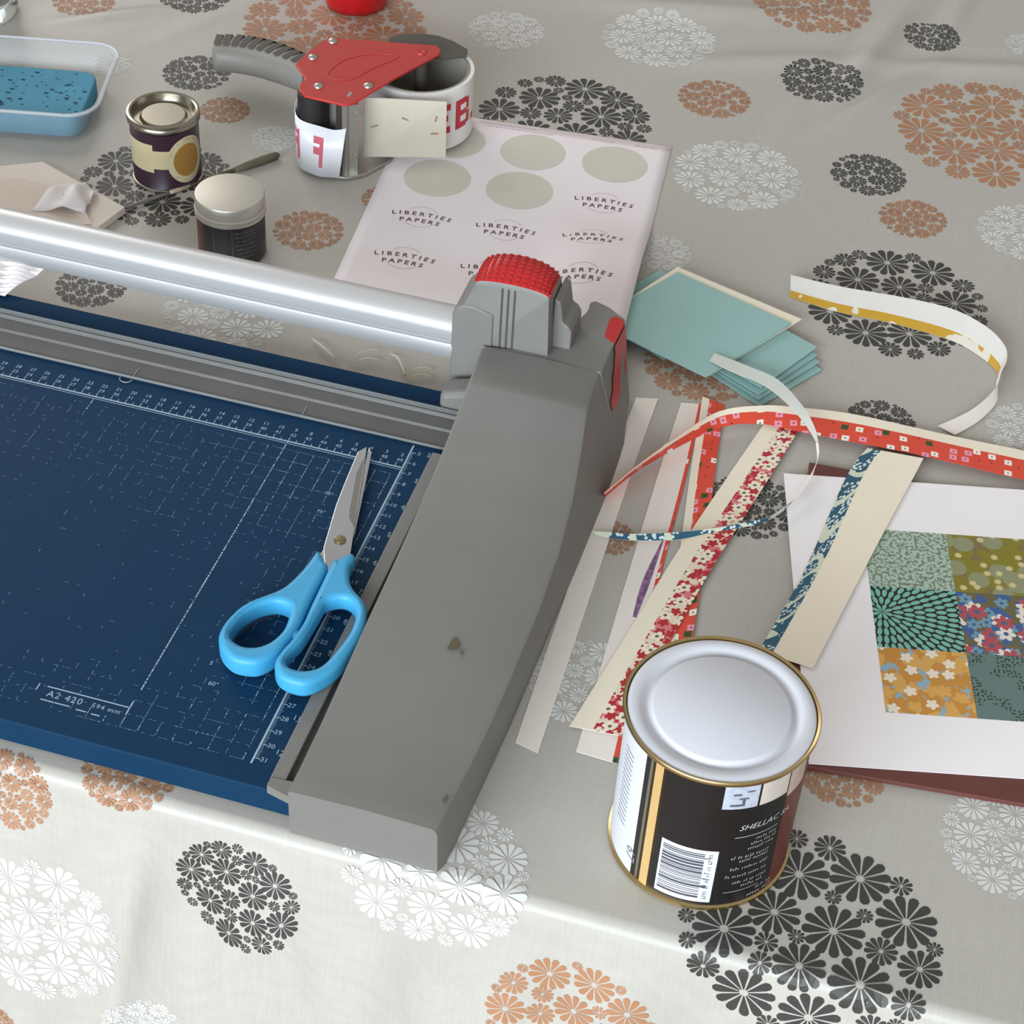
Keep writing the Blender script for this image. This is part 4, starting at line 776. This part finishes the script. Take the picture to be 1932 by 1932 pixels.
def p_olive(nt, uv):
    n = node(nt, 'ShaderNodeTexNoise', i_Scale=.75, i_Detail=1.5); nt.links.new(uv, n.inputs['Vector']); base = mixc(nt, math_(nt, 'GREATER_THAN', n.outputs[0], .56), lin((128, 122, 36)), lin((122, 108, 66)))
    v = vor(nt, uv, .55, 1); base = mixc(nt, math_(nt, 'LESS_THAN', v.outputs['Distance'], .36), base, lin((140, 142, 108)))
    f, h, r_ = flower(nt, uv, 1.3, 9, .3); return mixc(nt, math_(nt, 'MULTIPLY', f, math_(nt, 'GREATER_THAN', r_, .6)), base, lin((206, 192, 140)))
def p_blueflower(nt, uv):
    n = node(nt, 'ShaderNodeTexNoise', i_Scale=1.1, i_Detail=2.0); nt.links.new(uv, n.inputs['Vector']); base = mixc(nt, math_(nt, 'GREATER_THAN', n.outputs[0], .5), lin((58, 92, 148)), lin((104, 96, 66)))
    for loc, s, col in (((2, 1, 0), .95, (110, 150, 172)), ((5, 3, 0), .75, (226, 216, 204)), ((8, 6, 0), .7, (176, 74, 84))):
        mv = node(nt, 'ShaderNodeMapping'); mv.inputs['Location'].default_value = loc; nt.links.new(uv, mv.inputs[0]); f, h, r_ = flower(nt, mv.outputs[0], s, 6, .42)
        k = math_(nt, 'GREATER_THAN', r_, .4); base = mixc(nt, math_(nt, 'MULTIPLY', f, k), base, lin(col)); base = mixc(nt, math_(nt, 'MULTIPLY', h, k), base, lin((66, 96, 132)))
    return base
def p_sage(nt, uv):
    v = vor(nt, uv, 4.2, .6); n = node(nt, 'ShaderNodeTexNoise', i_Scale=.6, i_Detail=1.0); nt.links.new(uv, n.inputs['Vector'])
    return mixc(nt, math_(nt, 'MULTIPLY', math_(nt, 'LESS_THAN', v.outputs['Distance'], .3), math_(nt, 'GREATER_THAN', n.outputs[0], .5)), lin((96, 120, 116)), lin((40, 58, 42)))
fns = ((p_leafspeck, p_olive), (p_teal, p_blueflower), (p_amber, p_sage))
u0 = (Vector((26.5, -.75))-O_).dot(dU); v0 = (Vector((26.5, -.75))-O_).dot(dV)
for r_ in range(3):
    for c_ in range(2):
        m_ = pmat('paper_square_'+fns[r_][c_].__name__[2:], fns[r_][c_]); a, b_ = u0+c_*5.15, v0+r_*5.05
        mesh('paper_square', [pq(a, b_+5.05, .428), pq(a+5.15, b_+5.05, .428), pq(a+5.15, b_, .428), pq(a, b_, .428)], [(0, 1, 2, 3)], m_, pso, uv=[(0, 0), (5.15, 0), (5.15, 5.05), (0, 5.05)])
# ------------------------------------------------------------------ paper shavings behind the base
for i, (A, nm) in enumerate((([(-12.1, 5.8, .25), (-11.1, 5.0, .5), (-9.8, 4.2, .3)], 'longest straight'), ([(-8.9, 4.2, .3), (-8.3, 5.3, .55), (-7.4, 6.2, .3)], 'upper arched'), ([(-8.8, 4.1, .2), (-7.9, 4.8, .45), (-7.0, 5.2, .2)], 'lower arched'), ([(-6.6, 6.1, .2), (-5.8, 5.4, .5), (-4.9, 4.1, .3)], 'steep'), ([(-5.0, 4.0, .2), (-4.3, 4.9, .5), (-3.4, 5.5, .2)], 'short bowed'), ([(-4.8, 3.9, .15), (-4.0, 4.5, .35), (-3.1, 4.7, .15)], 'lowest bowed'))):
    A = spline(A, 5); B_ = [(x+.05, y+.12, z) for x, y, z in A]
    V = []
    for p, q in zip(A, B_): V += [p, q]
    o = mesh('paper_shaving', V, [(2*j, 2*j+1, 2*j+3, 2*j+2) for j in range(len(A)-1)], mat('shaving_cream', (226, 218, 190), .7), None, (*A[2][:2], 0), True); o.modifiers.new('thickness', 'SOLIDIFY').thickness = .0003
    tag(o, '%s cream paper shaving on the cloth behind the trimmer base' % nm, 'paper shaving', 'paper shavings behind the trimmer base')
o = mesh('thread', *tube(spline([(-9.0, 3.4, 2.0-1.7), (-8.9, 2.6, .9), (-8.75, 2.1, .5)], 4), .025, 5), mat('thread_grey', (190, 196, 200), .6), None, (-9, 3, 0), True); tag(o, 'thin pale thread between the trimmer base and the shavings', 'thread')
